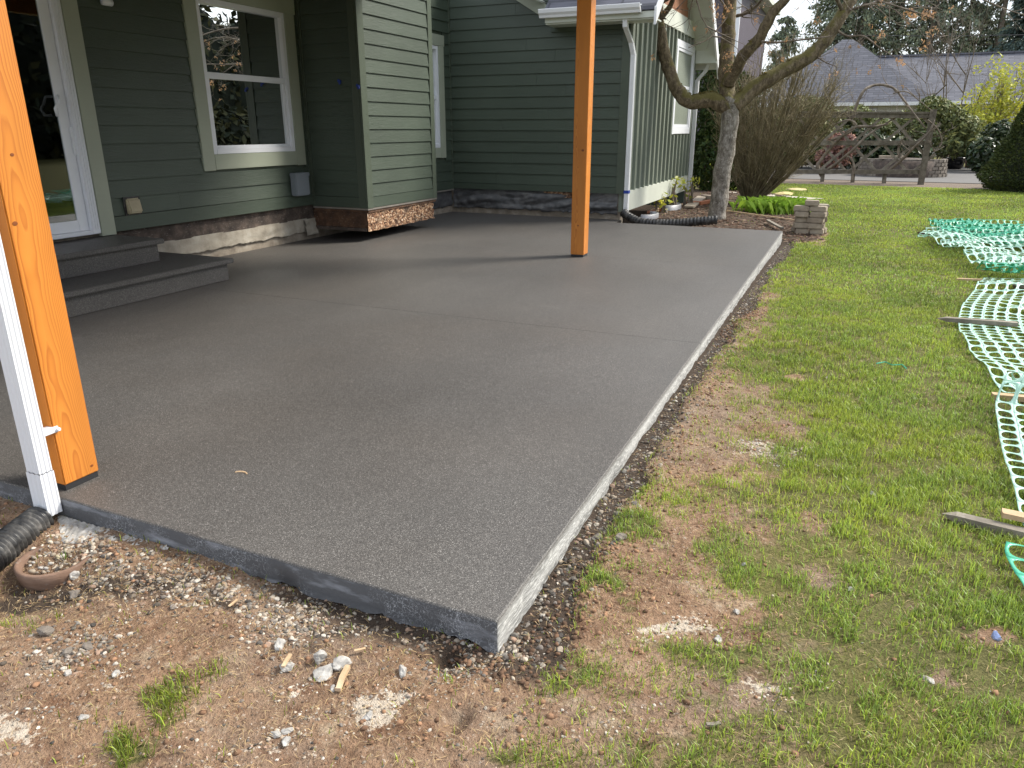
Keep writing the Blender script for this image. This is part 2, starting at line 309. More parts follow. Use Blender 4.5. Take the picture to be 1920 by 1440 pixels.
def m_dusty():
    n = NT("dusty_black_plastic"); a = n.noise(n.coords(), 14, 6, .7); n.base(n.ramp(a, [(.42, (.012, .012, .013)), (.58, (.05, .048, .045)), (.72, (.16, .15, .14))])); n.rough(n.ramp(a, [(.4, g3(.3)), (.7, g3(.8))])); n.bump(n.noise(n.coords(), 90, 3), .1, .003); return n.mat
MAT = dict(
    agg=m_agg(), pale=m_sidepale(), dark=m_sidedark(), siding=m_paint("green_lap_siding_paint", (.053, .072, .052), var=.14), sidingv=m_paint("sage_board_paint", (.185, .21, .17), axis=(1, 14, 1)),
    corner=m_paint("green_corner_board_paint", (.066, .084, .060), axis=(9, 9, 1)), trim=m_paint("sage_trim_paint", (.34, .37, .29), grain=False, var=.05), trimw=m_paint("pale_trim_paint", (.56, .59, .52), grain=False, var=.05),
    white=simple("white_vinyl", (.74, .76, .80), .35, .03, 4, .02), wmetal=simple("white_gutter_metal", (.72, .73, .74), .4, .05, 5, .03), fir=m_fir(), glass=m_glass(),
    room=simple("dim_interior", (.05, .045, .04), .9, .2, 2, 0), curtain=simple("grey_curtain", (.16, .17, .15), .9, .1, 3, .1, 40),
    black=m_dusty(), bmetal=simple("black_metal", (.02, .02, .022), .45, .2), grey_box=simple("grey_plastic_box", (.20, .225, .25), .5, .06), tan=simple("tan_vent_plastic", (.36, .31, .20), .6, .25, 14, .2),
    osb=m_osb(), rim=m_stain("weathered_rim_board", [(.03, .022, .018), (.07, .052, .042), (.15, .11, .085)]), browndark=m_stain("dark_brown_board", [(.035, .018, .01), (.085, .042, .022), (.16, .09, .05)]),
    membrane=m_membrane(), tarpale=m_stain("pale_torn_membrane", [(.24, .21, .165), (.36, .325, .265), (.46, .43, .37)], 5), found=m_stain("foundation_concrete", [(.16, .13, .10), (.27, .23, .18), (.38, .34, .28)]), flash=simple("stained_metal_flashing", (.30, .27, .24), .4, .35, 14, .2, metal=.4),
    interior_dark=simple("crawl_space_dark", (.01, .01, .01), .9, .1, 3, 0), blue=simple("blue_tape", (.02, .05, .3), .6, .1), shake=m_paint("brown_cedar_shake", (.30, .13, .06), axis=(14, 14, 1)),
    roofing=m_shingle(), gravelm=m_tint("gravel_stone"), dirtclod=m_tint("soil_crumbs", .95), ground=m_ground(), grass=m_leaf("grass_blades", (.215, .315, .06), .42, .42, .6, .4), straw=m_leaf("dead_straw", (.36, .28, .17), .7, .2, .4),
    bark=m_bark(), limbbark=m_bark(True), twig=m_stain("twig_bark", [(.07, .055, .04), (.15, .12, .09), (.25, .21, .165)], 6), moss=m_leaf("moss", (.085, .075, .02), .9, 0, .4), samara=m_leaf("dried_seed_clusters", (.38, .25, .16), .7, .3, .4),
    oldwood=m_stain("weathered_grey_wood", [(.10, .085, .065), (.20, .175, .14), (.30, .27, .22)], 7), lattice=m_stain("dark_lattice_wood", [(.065, .055, .042), (.13, .112, .085), (.20, .178, .14)], 7), newwood=m_stain("split_pale_wood", [(.36, .24, .13), (.50, .36, .22), (.62, .48, .33)], 6), paver=m_stain("tan_paver", [(.20, .16, .12), (.30, .25, .19), (.40, .34, .27)], 7),
    concrete=m_stain("broken_concrete", [(.20, .19, .175), (.36, .345, .32), (.56, .54, .50)], 26), clay=m_stain("brown_clay", [(.11, .065, .045), (.18, .11, .075), (.26, .17, .125)], 5), net_sheen=m_plastic_net("sky_sheen_plastic_mesh", (.58, .83, .72)), netg=m_plastic_net("green_plastic_mesh", (.10, .55, .36)),  # pale netting: sky sheen on green plastic put into the base colour
    asphalt=simple("driveway_asphalt", (.12, .115, .11), .9, .15, 3, .3, 200), mulchm=m_tint("bark_mulch", .95), stoneblk=m_stain("wall_block_stone", [(.10, .085, .07), (.18, .155, .13), (.27, .24, .2)], 3), terracotta=simple("clay_brick", (.35, .13, .06), .85, .2),
)
# ------------------------------------------------------------------ ground
SLAB_Y0, SLAB_Y1, SLAB_X1 = 1.635, 11.05, -0.80
def bed_edge(y): return np.interp(y, [10.6, 11.1, 12.4, 14.0, 17.0, 19.3, 20.2], [-.62, -.30, -.22, -.55, -.8, -1.6, -3.4])
def in_bed(x, y): return sst(0, .12, bed_edge(y)+.10*(fbm(x*3, y*3)-.5)*2 - x)*sst(10.75, 10.95, y)*sst(20.2, 19.9, y)*sst(-9, -8.5, x)
def ell(x, y, lst, z=-.1):
    s = np.zeros_like(x); x0, y0 = x, y
    x = x0+.22*(fbm(x0*3.3+50, y0*3.3, 3)-.5)+.07*(fbm(x0*15, y0*15+9, 2)-.5); y = y0+.30*(fbm(x0*3.3, y0*3.3+70, 3)-.5)+.09*(fbm(x0*15+30, y0*15, 2)-.5)
    for px, py, rx, ry, a in lst:
        c = PZ(px, py, z); e1 = PZ(px+rx, py, z)-c; e2 = PZ(px, py+ry, z)-c
        A = np.linalg.inv(np.array([[e1.x, e2.x], [e1.y, e2.y]])); dx = x-c.x; dy = y-c.y
        q = np.hypot(A[0, 0]*dx+A[0, 1]*dy, A[1, 0]*dx+A[1, 1]*dy); s = np.maximum(s, a*sst(1.6, .2, q))
    return s
BARE = [(1270, 1140, 230, 85, 1), (1400, 910, 120, 34, .72), (1430, 812, 110, 26, .66), (1310, 960, 80, 26, .6), (1490, 1090, 90, 45, .8), (1545, 1010, 60, 30, .7), (1330, 1215, 150, 50, .95),
        (1215, 1340, 80, 40, .6), (1010, 1370, 190, 90, .72), (1440, 1310, 70, 45, .75), (1390, 590, 55, 22, 1), (1490, 717, 16, 8, 1), (1600, 1250, 60, 25, .6), (1640, 1395, 50, 25, .5), (1440, 560, 45, 14, .9),
        (1790, 1290, 60, 20, .6), (1830, 1190, 40, 20, .7), (1500, 640, 40, 10, .5), (1345, 640, 40, 22, 1), (1540, 450, 30, 12, .7), (1690, 1120, 40, 20, .6), (1560, 780, 60, 12, .5)]
TUFT = [(265, 1385, 55, 38, 1), (370, 1300, 70, 32, .9), (30, 1175, 48, 34, .8), (430, 1265, 40, 20, .6), (850, 1275, 55, 25, .6), (200, 1330, 30, 20, .45), (330, 1345, 50, 22, .8), (1110, 1105, 50, 20, .8), (1185, 1135, 45, 16, .8), (1145, 985, 60, 24, .8), (880, 1420, 90, 30, .55), (1130, 1270, 50, 30, .4), (1040, 1215, 40, 14, .7), (650, 1420, 60, 20, .35), (700, 1290, 40, 12, .2), (1330, 1120, 60, 20, .55), (1430, 1090, 70, 26, .6)]
PALE = [(50, 1340, 60, 70, .8), (215, 1262, 34, 12, .8), (560, 1292, 26, 12, .9), (690, 1335, 44, 34, 1), (745, 1308, 44, 14, .95), (520, 1387, 28, 14, .9), (410, 1424, 32, 9, .9), (1270, 1195, 90, 22, .85), (1290, 1165, 40, 18, .7), (1450, 1305, 40, 22, .85),
        (1430, 850, 90, 16, .6), (1395, 835, 70, 14, .6), (570, 1345, 16, 10, .6), (270, 1110, 40, 16, .5), (100, 1240, 50, 26, .5), (1130, 1360, 50, 18, .5), (1530, 1270, 30, 10, .4)]
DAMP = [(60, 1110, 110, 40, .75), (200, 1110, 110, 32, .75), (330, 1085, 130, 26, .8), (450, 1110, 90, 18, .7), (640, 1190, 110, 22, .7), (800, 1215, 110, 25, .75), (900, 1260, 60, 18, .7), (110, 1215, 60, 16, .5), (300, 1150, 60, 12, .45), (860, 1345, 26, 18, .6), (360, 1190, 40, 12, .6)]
def near_mask(x, y): return ((y < 11.5) & (x > -6) & (y > -1)).astype(float)
def bare_f(x, y):
    n1 = fbm(x*1.9+3, y*1.9+8, 4); n2 = fbm(x*7, y*7, 3); d = x+.58
    front = sst(-.35, -.75, x)*sst(1.75, 1.55, y) + sst(1.2, .9, y)*sst(-.1, -.5, x)
    p = (.66-.46*np.clip(d, 0, 1.15))*sst(5.2, 3.0, y)+np.clip(.42-d*.55, 0, .5)*sst(2.6, 4.6, y)*sst(11, 8, y)
    p = p+.08*sst(13, 5, y)
    p = np.maximum(p, ell(x, y, BARE)*.98); p = np.maximum(p, np.clip(front, 0, 1)*1.15)
    p = p - ell(x, y, TUFT)*.62
    n3 = fbm(x*17+4, y*17, 2); return np.clip(sst(-.40, .44, p-(.5*n1+.3*n2+.2*n3)*1.02-.045), 0, 1)*near_mask(x, y)
def trench_f(x, y):
    wob = .10*(fbm(y*2.3, x*0+4, 3)-.5)*2
    r = sst(-.60+wob, -.69+wob, x)*sst(-1.05, -.82, x)*sst(1.38+wob, 1.66, y)*(y < 11.3)
    f = sst(1.34+wob*.9, 1.56+wob*.7, y)*(y < 1.9)*sst(-.45+wob, -.75+wob, x)*sst(1.1, .4, np.hypot((x+.95)/.8, (y-1.5)/.35)*.6+.4*sst(-1.0, -2.5, x))
    return np.clip(np.maximum(r, f*.8), 0, 1)
def gh(x, y):
    x = np.asarray(x, float); y = np.asarray(y, float)
    z = np.interp(y, [1.0, 1.6, 3, 6, 9, 11, 25], [-.085, -.082, -.062, -.068, -.095, -.135, -.175])
    z = z - .012*sst(1.6, 1.2, y)*(x < 0)
    z = z + .02*(fbm(x*1.1, y*1.1, 3)-.5)*sst(14, 9, y)
    nr = sst(8, 5, y)
    z = z + nr*.022*(fbm(x*6, y*6, 3)-.5)*(.4+bare_f(x, y)) + nr*.010*(fbm(x*26, y*26, 3)-.5)*(.3+bare_f(x, y))
    t = trench_f(x, y); z = z - t*(.028+.02*(fbm(x*14, y*14, 2)-.5))
    z = z + .03*in_bed(x, y) + .02*in_bed(x, y)*(fbm(x*4, y*4, 3)-.5)
    z = z - .07*sst(.33, .05, np.hypot((x+2.40)/1.2, y-1.27))     # hollow round the clay ring
    h = PZ(838, 1235, -.1); z = z-.05*sst(.055, .02, np.hypot(x-h.x, y-h.y))
    h = PZ(855, 1350, -.1); z = z-.04*sst(.045, .015, np.hypot(x-h.x, (y-h.y)*.7))
    under = ((x < -.84) & (y > 1.68) & (y < 11.0)) | ((x < -3.26) & (y > 1.68) & (y < 16.2))
    return np.where(under, -.32, z)

def grid_mesh():
    xs = np.concatenate([[-400, -250, -150, -90, -60, -40, -28, -20, -15, -12], np.arange(-10, -3.4, .4), np.arange(-3.4, 1.5, .022), np.arange(1.5, 4, .08), np.arange(4, 12, .5), [13, 15, 18, 22, 28, 36, 50, 80, 130, 220, 400]])
    ys = np.concatenate([[-200, -90, -40, -15, -6, -3, -1.5, -.6, 0, .3], np.arange(.45, 5.2, .022), np.arange(5.2, 9, .04), np.arange(9, 14, .07), np.arange(14, 26, .25), [26.5, 28, 30, 33, 37, 42, 48, 56, 66, 80, 100, 140, 200, 320, 600]])
    X, Y = np.meshgrid(xs, ys); x = X.ravel(); y = Y.ravel(); z = gh(x, y)
    nx, ny = len(xs), len(ys); i = np.arange(nx*ny).reshape(ny, nx)
    F = np.stack([i[:-1, :-1], i[:-1, 1:], i[1:, 1:], i[1:, :-1]], -1).reshape(-1, 4)
    bed = in_bed(x, y)
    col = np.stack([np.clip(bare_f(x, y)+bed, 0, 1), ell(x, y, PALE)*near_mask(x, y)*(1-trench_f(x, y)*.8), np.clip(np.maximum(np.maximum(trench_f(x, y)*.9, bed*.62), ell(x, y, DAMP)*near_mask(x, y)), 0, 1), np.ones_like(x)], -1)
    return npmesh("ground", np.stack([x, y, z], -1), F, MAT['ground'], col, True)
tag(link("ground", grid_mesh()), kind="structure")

def at_ground(px, py):
    z = -.1
    for _ in range(4): p = PZ(px, py, z); z = float(gh(p.x, p.y))
    return PZ(px, py, z)

# driveway beyond the trellis
def sheet(name, pts, z, mat, th=.05):
    mb = MB(); n = len(pts); mb.add([(x, y, z) for x, y in pts]+[(x, y, z-th) for x, y in pts], [tuple(range(n)), tuple(range(2*n-1, n-1, -1))]+[(i, i+n, (i+1) % n+n, (i+1) % n) for i in range(n)])
    return mb.build(name, mat, kind="structure")
sheet("driveway", [(-14, 26.0), (5.0, 25.6), (12, 25.2), (14, 33), (6.2, 33.5), (4.0, 36.5), (-14, 36.5)], -.155, MAT['asphalt'])
sheet("gravel_path", [(-9, 23.5), (4.6, 23.3), (4.6, 25.55), (-9, 25.95)], -.168, simple("gritty_bark_path", (.15, .115, .085), .95, .35, 30, .8, 60, bdist=.02))
sheet("garden_path", [(-3.2, 19.2), (-.9, 18.0), (-.6, 18.25), (-3.0, 19.5)], -.125, simple("pale_edging_stone", (.42, .38, .32), .9, .2, 6, .3))

# ------------------------------------------------------------------ patio slab
def slab_panel(name, x0, y0, x1a, x1b, y1, parent, front=False, notch=None):
    """top z=0; x1a/x1b right edge at y0/y1; side faces with an uneven lower edge"""
    bm = bmesh.new(); TH = .16
    outline = [(x0, y0), (x1a, y0), (x1b, y1)] + ([(notch[0], y1), (notch[0], notch[1])] if notch else []) + [(x0, notch[1] if notch else y1)]
    pts = []; mi = []
    for k in range(len(outline)):
        a = Vector(outline[k]); b = Vector(outline[(k+1) % len(outline)]); L = (b-a).length; n = max(1, int(L/.02)) if k in (0, 1) else 1
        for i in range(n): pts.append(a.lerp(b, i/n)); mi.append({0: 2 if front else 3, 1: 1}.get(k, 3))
    n = len(pts); cx = sum(p.x for p in pts)/n; cy = sum(p.y for p in pts)/n
    bev = .006
    def off(p, d):
        q = p.copy()
        if abs(p.y-y0) < 1e-4 and front: q.y += d
        if p.x > x1a-.05: q.x -= d
        return q
    top = []; mid = []; low = []; out_ = []
    for k, p in enumerate(pts):
        wob = .004*(mnoise.noise((p.x*9, p.y*9, 0)))+.0035*max(0, mnoise.noise((p.x*27, p.y*27, 8)))
        q = off(p, bev+wob*.5); top.append(bm.verts.new((q.x, q.y, 0)))
        q = off(p, wob*.6); mid.append(bm.verts.new((q.x, q.y, -bev)))
        q = off(p, wob); low.append(bm.verts.new((q.x, q.y, -.085+wob)))
        j = .014*mnoise.noise((p.x*24, p.y*24, 3))+.012*mnoise.noise((p.x*6, p.y*6, 5))+.008*mnoise.noise((p.x*55, p.y*55, 1))
        q = off(p, -.006+j*.8); out_.append(bm.verts.new((q.x, q.y, (-.098 if mi[k] == 2 else -.15)+j)))
    bm.faces.new(top)
    for k in range(n):
        k2 = (k+1) % n
        for A, B in ((top, mid), (mid, low), (low, out_)):
            f = bm.faces.new((A[k2], A[k], B[k], B[k2])); f.material_index = mi[k] if A is not top else 0
            f.smooth = True
    me = bpy.data.meshes.new(name); bm.normal_update(); o = ORG[parent.name]
    for v in bm.verts: v.co -= o
    bm.to_mesh(me); bm.free()
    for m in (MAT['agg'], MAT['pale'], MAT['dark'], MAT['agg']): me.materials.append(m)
    return link(name, me, parent)
patio = thing("patio", (-3.5, 6.3, -.1), None, None); tag(patio, kind="structure")
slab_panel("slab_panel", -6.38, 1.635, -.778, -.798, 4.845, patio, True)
slab_panel("slab_panel", -6.38, 4.8485, -.798, -.815, 7.93, patio)
slab_panel("slab_panel", -6.38, 7.9328, -.815, -.835, 11.05, patio, notch=(-3.24, 11.42))
MB().box(-6.3, -.86, 1.7, 10.95, -.12, -.006).build("joint_base", MAT['dark'], patio)
# ragged concrete lip squeezed out under the form near the post
def lip(px0, px1, amp):
    mb = MB(); N = 110; K = 9; vs = []
    for i in range(N+1):
        x = px0+(px1-px0)*i/N
        prof = amp*(.25+.75*min(1, 4*i/N)*max(0, 1-i/N)**.5)
        for k in range(K+1):
            t = k/K; yy_ = prof*t*40; j = (mnoise.noise((x*38, yy_, 2))*.014+mnoise.noise((x*110, yy_*3, 7))*.008)*(t > .1)
            vs.append((x, 1.632-prof*t*1.1+j, -.078-.03*t**2-.045*max(0, t-.7)*2+j*.7+.006*mnoise.noise((x*60, k*5, 0))))
    fs = [(i*(K+1)+k, (i+1)*(K+1)+k, (i+1)*(K+1)+k+1, i*(K+1)+k+1) for i in range(N) for k in range(K)]
    mb.add(vs, fs); return mb.build("concrete_lip", MAT['concrete'], patio, False)
lip(-2.66, -2.08, .15)
st = thing("patio_steps", (-5.9, 3.6, 0), "two dark exposed aggregate steps below the sliding door", "steps")
MB().box(-6.36, -5.255, 1.7, 5.235, .004, .155).build("riser", MAT['agg'], st)
MB().box(-6.36, -5.205, 1.7, 5.28, .158, .202).build("tread", MAT['agg'], st, bevel=.008)
MB().box(-6.36, -5.70, 1.7, 4.875, .206, .358).build("riser", MAT['agg'], st)
MB().box(-6.36, -5.65, 1.7, 4.92, .361, .404).build("tread", MAT['agg'], st, bevel=.008)

# ------------------------------------------------------------------ house
XW, XB, XC, YB0, YB1, YD, XG, YG1 = -6.28, -5.46, -6.19, 7.84, 9.53, 11.40, -3.22, 16.0
house = thing("house", (-6.3, 8, 0), "green lap sided house with white framed windows behind the patio", "house")
def sub(a, b, holes):
    segs = [(a, b)]
    for h0, h1 in holes:
        ns = []
        for s0, s1 in segs:
            if h1 <= s0 or h0 >= s1: ns.append((s0, s1)); continue
            if h0 > s0: ns.append((s0, h0))
            if h1 < s1: ns.append((h1, s1))
        segs = ns
    return [q for q in segs if q[1]-q[0] > .02]
def frame_of(axis, plane):
    """maps (u, out, z) to world: axis 'y' wall at x=plane facing +x; axis 'x' wall at y=plane facing -y"""
    return (lambda u, o, z: (plane+o, u, z)) if axis == 'y' else (lambda u, o, z: (u, plane-o, z))
def pbox(mb, W, u0, u1, o0, o1, z0, z1, mi=0):
    return mb.hexa([W(u0, o1, z0), W(u0, o0, z0), W(u1, o0, z0), W(u1, o1, z0), W(u0, o1, z1), W(u0, o0, z1), W(u1, o0, z1), W(u1, o1, z1)], mi)
def wall_sheet(W, u0, u1, z0, z1, holes, name="wall"):
    us = sorted({u0, u1, *[h[0] for h in holes], *[h[1] for h in holes]}); zs = sorted({z0, z1, *[h[2] for h in holes], *[h[3] for h in holes]})
    mb = MB()
    for a, b in zip(us, us[1:]):
        for c, d in zip(zs, zs[1:]):
            um, zm = (a+b)/2, (c+d)/2
            if any(h[0] < um < h[1] and h[2] < zm < h[3] for h in holes): continue
            pbox(mb, W, a, b, -.09, -.008, c, d)
    return mb.build(name, MAT['corner'], house)
def siding(wall, W, u0, u1, levels, holes, jog=True):
    for k, (za, zb) in enumerate(zip(levels, levels[1:])):
        hs = [(h[0], h[1]) for h in holes if min(zb, h[3])-max(za, h[2]) > .3*(zb-za)]
        segs = []
        for s0, s1 in sub(u0, u1, hs):
            if s1-s0 > 2.1 and k % 3 != 1: q = s0+(s1-s0)*(.28+.44*((k*.618) % 1)); segs += [(s0, q-.0012), (q+.0012, s1)]
            else: segs.append((s0, s1))
        for s0, s1 in segs:
            mb = MB(); t = .001*math.sin(k*7.3)
            mb.hexa([W(s0, .020+t, za), W(s0, -.006, za), W(s1, -.006, za), W(s1, .020-t, za), W(s0, .003, zb+.006), W(s0, -.007, zb+.006), W(s1, -.007, zb+.006), W(s1, .003, zb+.006)])
            mb.build("plank", MAT['siding'], wall)
def levels(z0, step, top):
    r = [z0]
    while r[-1] < top-.01: r.append(min(top, r[-1]+step))
    return r

def window(W, y0, y1, z0, z1, rail, tw, trimmat, grid=False, blinds=False, screen=True):
    """y0..z1 = outside of the white frame; tw = trim width"""
    win = MB(); fw = .055
    pbox(win, W, y0, y0+fw, -.05, .018, z0, z1); pbox(win, W, y1-fw, y1, -.05, .018, z0, z1); pbox(win, W, y0+fw, y1-fw, -.05, .018, z0, z0+fw); pbox(win, W, y0+fw, y1-fw, -.05, .018, z1-fw, z1)
    win = win.build("window", MAT['white'], house, bevel=.004)
    for (a, b, c, d) in ((y0-tw, y0-.001, z0-tw, z1), (y1+.001, y1+tw, z0-tw, z1), (y0, y1, z0-tw*.95, z0-.001), (y0-tw-.025, y1+tw+.025, z1+.001, z1+tw)):
        m = MB(); pbox(m, W, a, b, -.02, .030, c, d); m.build("trim_board", trimmat, win, bevel=.003)
    m = MB(); pbox(m, W, y0+fw, y1-fw, -.045, .004, rail-.03, rail+.03); m.build("meeting_rail", MAT['white'], win, bevel=.004)
    sf = .03; m = MB(); a, b, c, d = y0+fw+.001, y1-fw-.001, z0+fw+.001, rail-.031
    pbox(m, W, a, a+sf, -.04, -.004, c, d); pbox(m, W, b-sf, b, -.04, -.004, c, d); pbox(m, W, a+sf, b-sf, -.04, -.004, c, c+sf); m.build("sash", MAT['white'], win)
    for c, d in ((z0+fw, rail-.03), (rail+.03, z1-fw)):
        m = MB(); pbox(m, W, y0+fw, y1-fw, -.034, -.030, c, d); m.build("pane", MAT['glass'], win)
    if grid:
        for q in (.33, .66):
            m = MB(); yy = y0+(y1-y0)*q; pbox(m, W, yy-.01, yy+.01, -.029, -.018, rail+.03, z1-fw); m.build("muntin", MAT['white'], win)
        m = MB(); zz = (rail+z1)/2; pbox(m, W, y0+fw, y1-fw, -.0285, -.0175, zz-.01, zz+.01); m.build("muntin", MAT['white'], win)
    if blinds:
        z = z0+fw+.01
        while z < z1-fw:
            m = MB(); pbox(m, W, y0+fw, y1-fw, -.075, -.072, z, z+.042); m.build("slat", MAT['white'], win); z += .05
    # dim room behind the glass
    m = MB(); D = -1.6
    e = .25
    for q in ((y0-e, y1+e, D, D-.02, z0-e, z1+e), (y0-e-.02, y0-e, D, -.1, z0-e, z1+e), (y1+e, y1+e+.02, D, -.1, z0-e, z1+e), (y0-e, y1+e, D, -.1, z0-e-.02, z0-e), (y0-e, y1+e, D, -.1, z1+e, z1+e+.02)):
        pbox(m, W, *q)
    m.build("room", MAT['room'], win)
    if not blinds:
        m = MB(); N = 24; w_ = (y1-y0)*.14
        vs = [W(y1-fw-w_+w_*i/N, -.14+.02*math.sin(i*1.5), z) for i in range(N+1) for z in (z0, z1)]
        m.add(vs, [(2*i, 2*i+2, 2*i+3, 2*i+1) for i in range(N)]); m.build("curtain", MAT['curtain'], win, True)
    return win

# main wall with sliding door and window
W1 = frame_of('y', XW); DOOR = (2.75, 4.765, .437, 2.52); WIN = (6.245, 7.565, 1.085, 2.60)
wmain = wall_sheet(W1, .2, YB0+.1, .4335, 3.35, [DOOR, WIN])
DT = .15; WT = .165
holes1 = [(DOOR[0]-DT, DOOR[1]+DT, 0, DOOR[3]+DT), (WIN[0]-WT, WIN[1]+WT, WIN[2]-WT, WIN[3]+WT-.02)]
lv = levels(.572, .1605, 3.3); siding(wmain, W1, .2, YB0-.045, lv, holes1)
m = MB(); pbox(m, W1, DOOR[1]+DT, YB0-.045, -.006, .028, .432, .566); m.build("skirt_board", MAT['siding'], wmain)
m = MB(); pbox(m, W1, YB0-.045, YB0-.018, -.006, .03, .432, 3.3); m.build("corner_board", MAT['corner'], wmain)
window(W1, *WIN, 1.87, WT, MAT['trim'])
# sliding door
door = MB(); y0, y1, z0, z1 = DOOR
for q in ((y1-.085, y1, -.07, .02, z0, z1), (y0, y0+.085, -.07, .02, z0, z1), (y0+.085, y1-.085, -.07, .02, z1-.07, z1), (y0+.085, y1-.085, -.07, .025, z0, z0+.035)): pbox(door, W1, *q)
door = door.build("sliding_door", MAT['white'], house, bevel=.004)
for a, b in ((DOOR[1]+.001, DOOR[1]+DT), (DOOR[0]-DT, DOOR[0]-.001)):
    m = MB(); pbox(m, W1, a, b, -.02, .03, .41, DOOR[3]); m.build("trim_board", MAT['trim'], door, bevel=.003)
m = MB(); pbox(m, W1, DOOR[0]-DT, DOOR[1]+DT, -.02, .032, DOOR[3]+.001, DOOR[3]+DT); m.build("trim_board", MAT['trim'], door, bevel=.003)
ym = (y0+y1)/2
for a, b, o in ((ym-.05, y1-.087, -.045), (y0+.087, ym+.05, -.068)):
    m = MB(); s_ = .095
    pbox(m, W1, b-s_, b, o, o+.03, z0+.037, z1-.072); pbox(m, W1, a, a+s_, o, o+.03, z0+.037, z1-.072); pbox(m, W1, a+s_, b-s_, o, o+.03, z0+.037, z0+.037+s_); pbox(m, W1, a+s_, b-s_, o, o+.03, z1-.072-s_, z1-.072)
    m.build("door_leaf", MAT['white'], door, bevel=.004)
    m = MB(); pbox(m, W1, a+s_, b-s_, o+.012, o+.017, z0+.037+s_, z1-.072-s_); m.build("pane", MAT['glass'], door)
for k in range(3):
    m = MB(); yy = y1-.075+k*.024; pbox(m, W1, yy, yy+.006, .021, .026, z0+.04, z1-.075); m.build("frame_rib", MAT['white'], door)
h0 = PX(101, 180, XW); h1 = PX(104, 216, XW)
m = MB(); m.tube([(XW+.005, h0.y+.03, h0.z), (XW+.05, h0.y, h0.z-.005), (XW+.06, h0.y-.015, h0.z-.05), (XW+.06, h1.y-.035, h1.z+.05), (XW+.05, h1.y-.02, h1.z), (XW+.005, h1.y+.01, h1.z)], .012, 8); m.build("handle", MAT['white'], door, True)
m = MB(); pbox(m, W1, 4.655, 4.685, -.014, .004, 1.13, 1.36); m.build("latch_plate", MAT['white'], door, bevel=.004)
m = MB()
for q in ((y0-.3, y1+.3, -2.8, -2.82, .3, 2.8), (y0-.3, y0-.28, -2.8, -.1, .3, 2.8), (y1+.28, y1+.3, -2.8, -.1, .3, 2.8), (y0-.3, y1+.3, -2.8, -.1, .38, .40), (y0-.3, y1+.3, -2.8, -.1, 2.7, 2.72)): pbox(m, W1, *q)
m.build("room", MAT['room'], door)

# foundation strip below the siding
m = MB(); m.box(-6.5, -6.335, .2, YB1-.31, -.15, .43); m.box(-6.5, -6.245, YB1-.3, YD+.1, -.15, .37); m.box(-6.4, XG-.06, YD+.045, YD+.2, -.2, .40); fnd = m.build("foundation", MAT['found'], house)
m = MB(); m.box(-6.36, -6.312, 4.93, YB0+.05, .255, .434); m.build("rim_board", MAT['rim'], house)
def crumple(name, W, u0, u1, zlo, zhi, o, amp, mat, seed, tear=.03, nz=14):
    """wrinkled hanging membrane, thick sheet with torn lower edge"""
    nu = max(8, int((u1-u0)/.018)); vs = []; rows = nz+1
    for layer in (0, 1):
        for i in range(nu+1):
            u = u0+(u1-u0)*i/nu; lo = zlo+tear*(mnoise.noise((u*5, seed, 0))+.6*mnoise.noise((u*17, seed, 1)))
            for k in range(rows):
                t = k/nz; z = lo+(zhi-lo)*t
                d = abs(mnoise.noise((u*1.3+z*2, z*7-u*1.2, seed)))*amp*1.5+abs(mnoise.noise((u*5+z*3, z*15-u*4, seed+3)))*amp*.5+mnoise.noise((u*18, z*16, seed+5))*amp*.10
                d *= (1-.75*t**2); vs.append(W(u, o+max(0, d)+(.004 if layer == 0 else 0), z))
    n1 = (nu+1)*rows; fs = []
    for i in range(nu):
        for k in range(nz):
            a = i*rows+k; b = a+rows; fs.append((a, b, b+1, a+1)); fs.append((n1+a+1, n1+b+1, n1+b, n1+a))
        fs.append((i*rows, n1+i*rows, n1+(i+1)*rows, (i+1)*rows))
    return MB().add(vs, fs).build(name, mat, house, True)
crumple("torn_membrane", frame_of('y', -6.33), 5.32, YB0-.12, .095, .265, .012, .016, MAT['tarpale'], 4.0, .022)
crumple("membrane_flap", frame_of('y', -6.31), YB0-.20, YB0+.02, .06, .26, .02, .05, MAT['tarpale'], 9.0, .02)
crumple("membrane", frame_of('y', -6.24), YB1-.05, YD+.03, .10, .40, .0, .03, MAT['membrane'], 6.0, .02)
crumple("membrane", frame_of('x', YD+.04), XC, XG-.10, .085, .40, .0, .075, MAT['membrane'], 2.0, .045, 18)
m = MB(); m.box(-4.55, -4.0, YD+.022, YD+.04, .30, .405); m.build("exposed_board", MAT['osb'], house)

# bump-out
WBf = frame_of('y', XB); WBs = frame_of('x', YB0)
wb = wall_sheet(WBf, YB0+.02, YB1, .41, 3.3, []); ws = wall_sheet(WBs, XW-.1, XB-.02, .41, 3.3, [])
wr = MB().box(XC-.1, XB-.01, YB1-.09, YB1-.002, .41, 3.3).build("wall", MAT['siding'], house)
lb = levels(.545, .1585, 3.3)
siding(wb, WBf, YB0+.105, YB1-.105, lb, []); siding(ws, WBs, XW+.045, XB-.105, lb, [])
for a, b, Wq, pr_ in ((YB0-.022, YB0+.104, WBf, wb), (YB1-.104, YB1+.001, WBf, wb), (XB-.104, XB-.0065, WBs, ws), (XW+.018, XW+.044, WBs, ws)):
    m = MB(); pbox(m, Wq, a, b, -.006, .024, .41, 3.3); m.build("corner_board", MAT['corner'], pr_, bevel=.002)
m = MB(); pbox(m, WBf, YB0+.105, YB1-.105, -.006, .021, .415, .539); m.build("skirt_board", MAT['siding'], wb)
m = MB(); pbox(m, WBs, XW+.045, XB-.105, -.006, .021, .415, .539); m.build("skirt_board", MAT['siding'], ws)
m = MB(); m.box(XW, XB+.016, YB0-.012, YB1+.01, .388, .409); m.build("flashing", MAT['flash'], house)
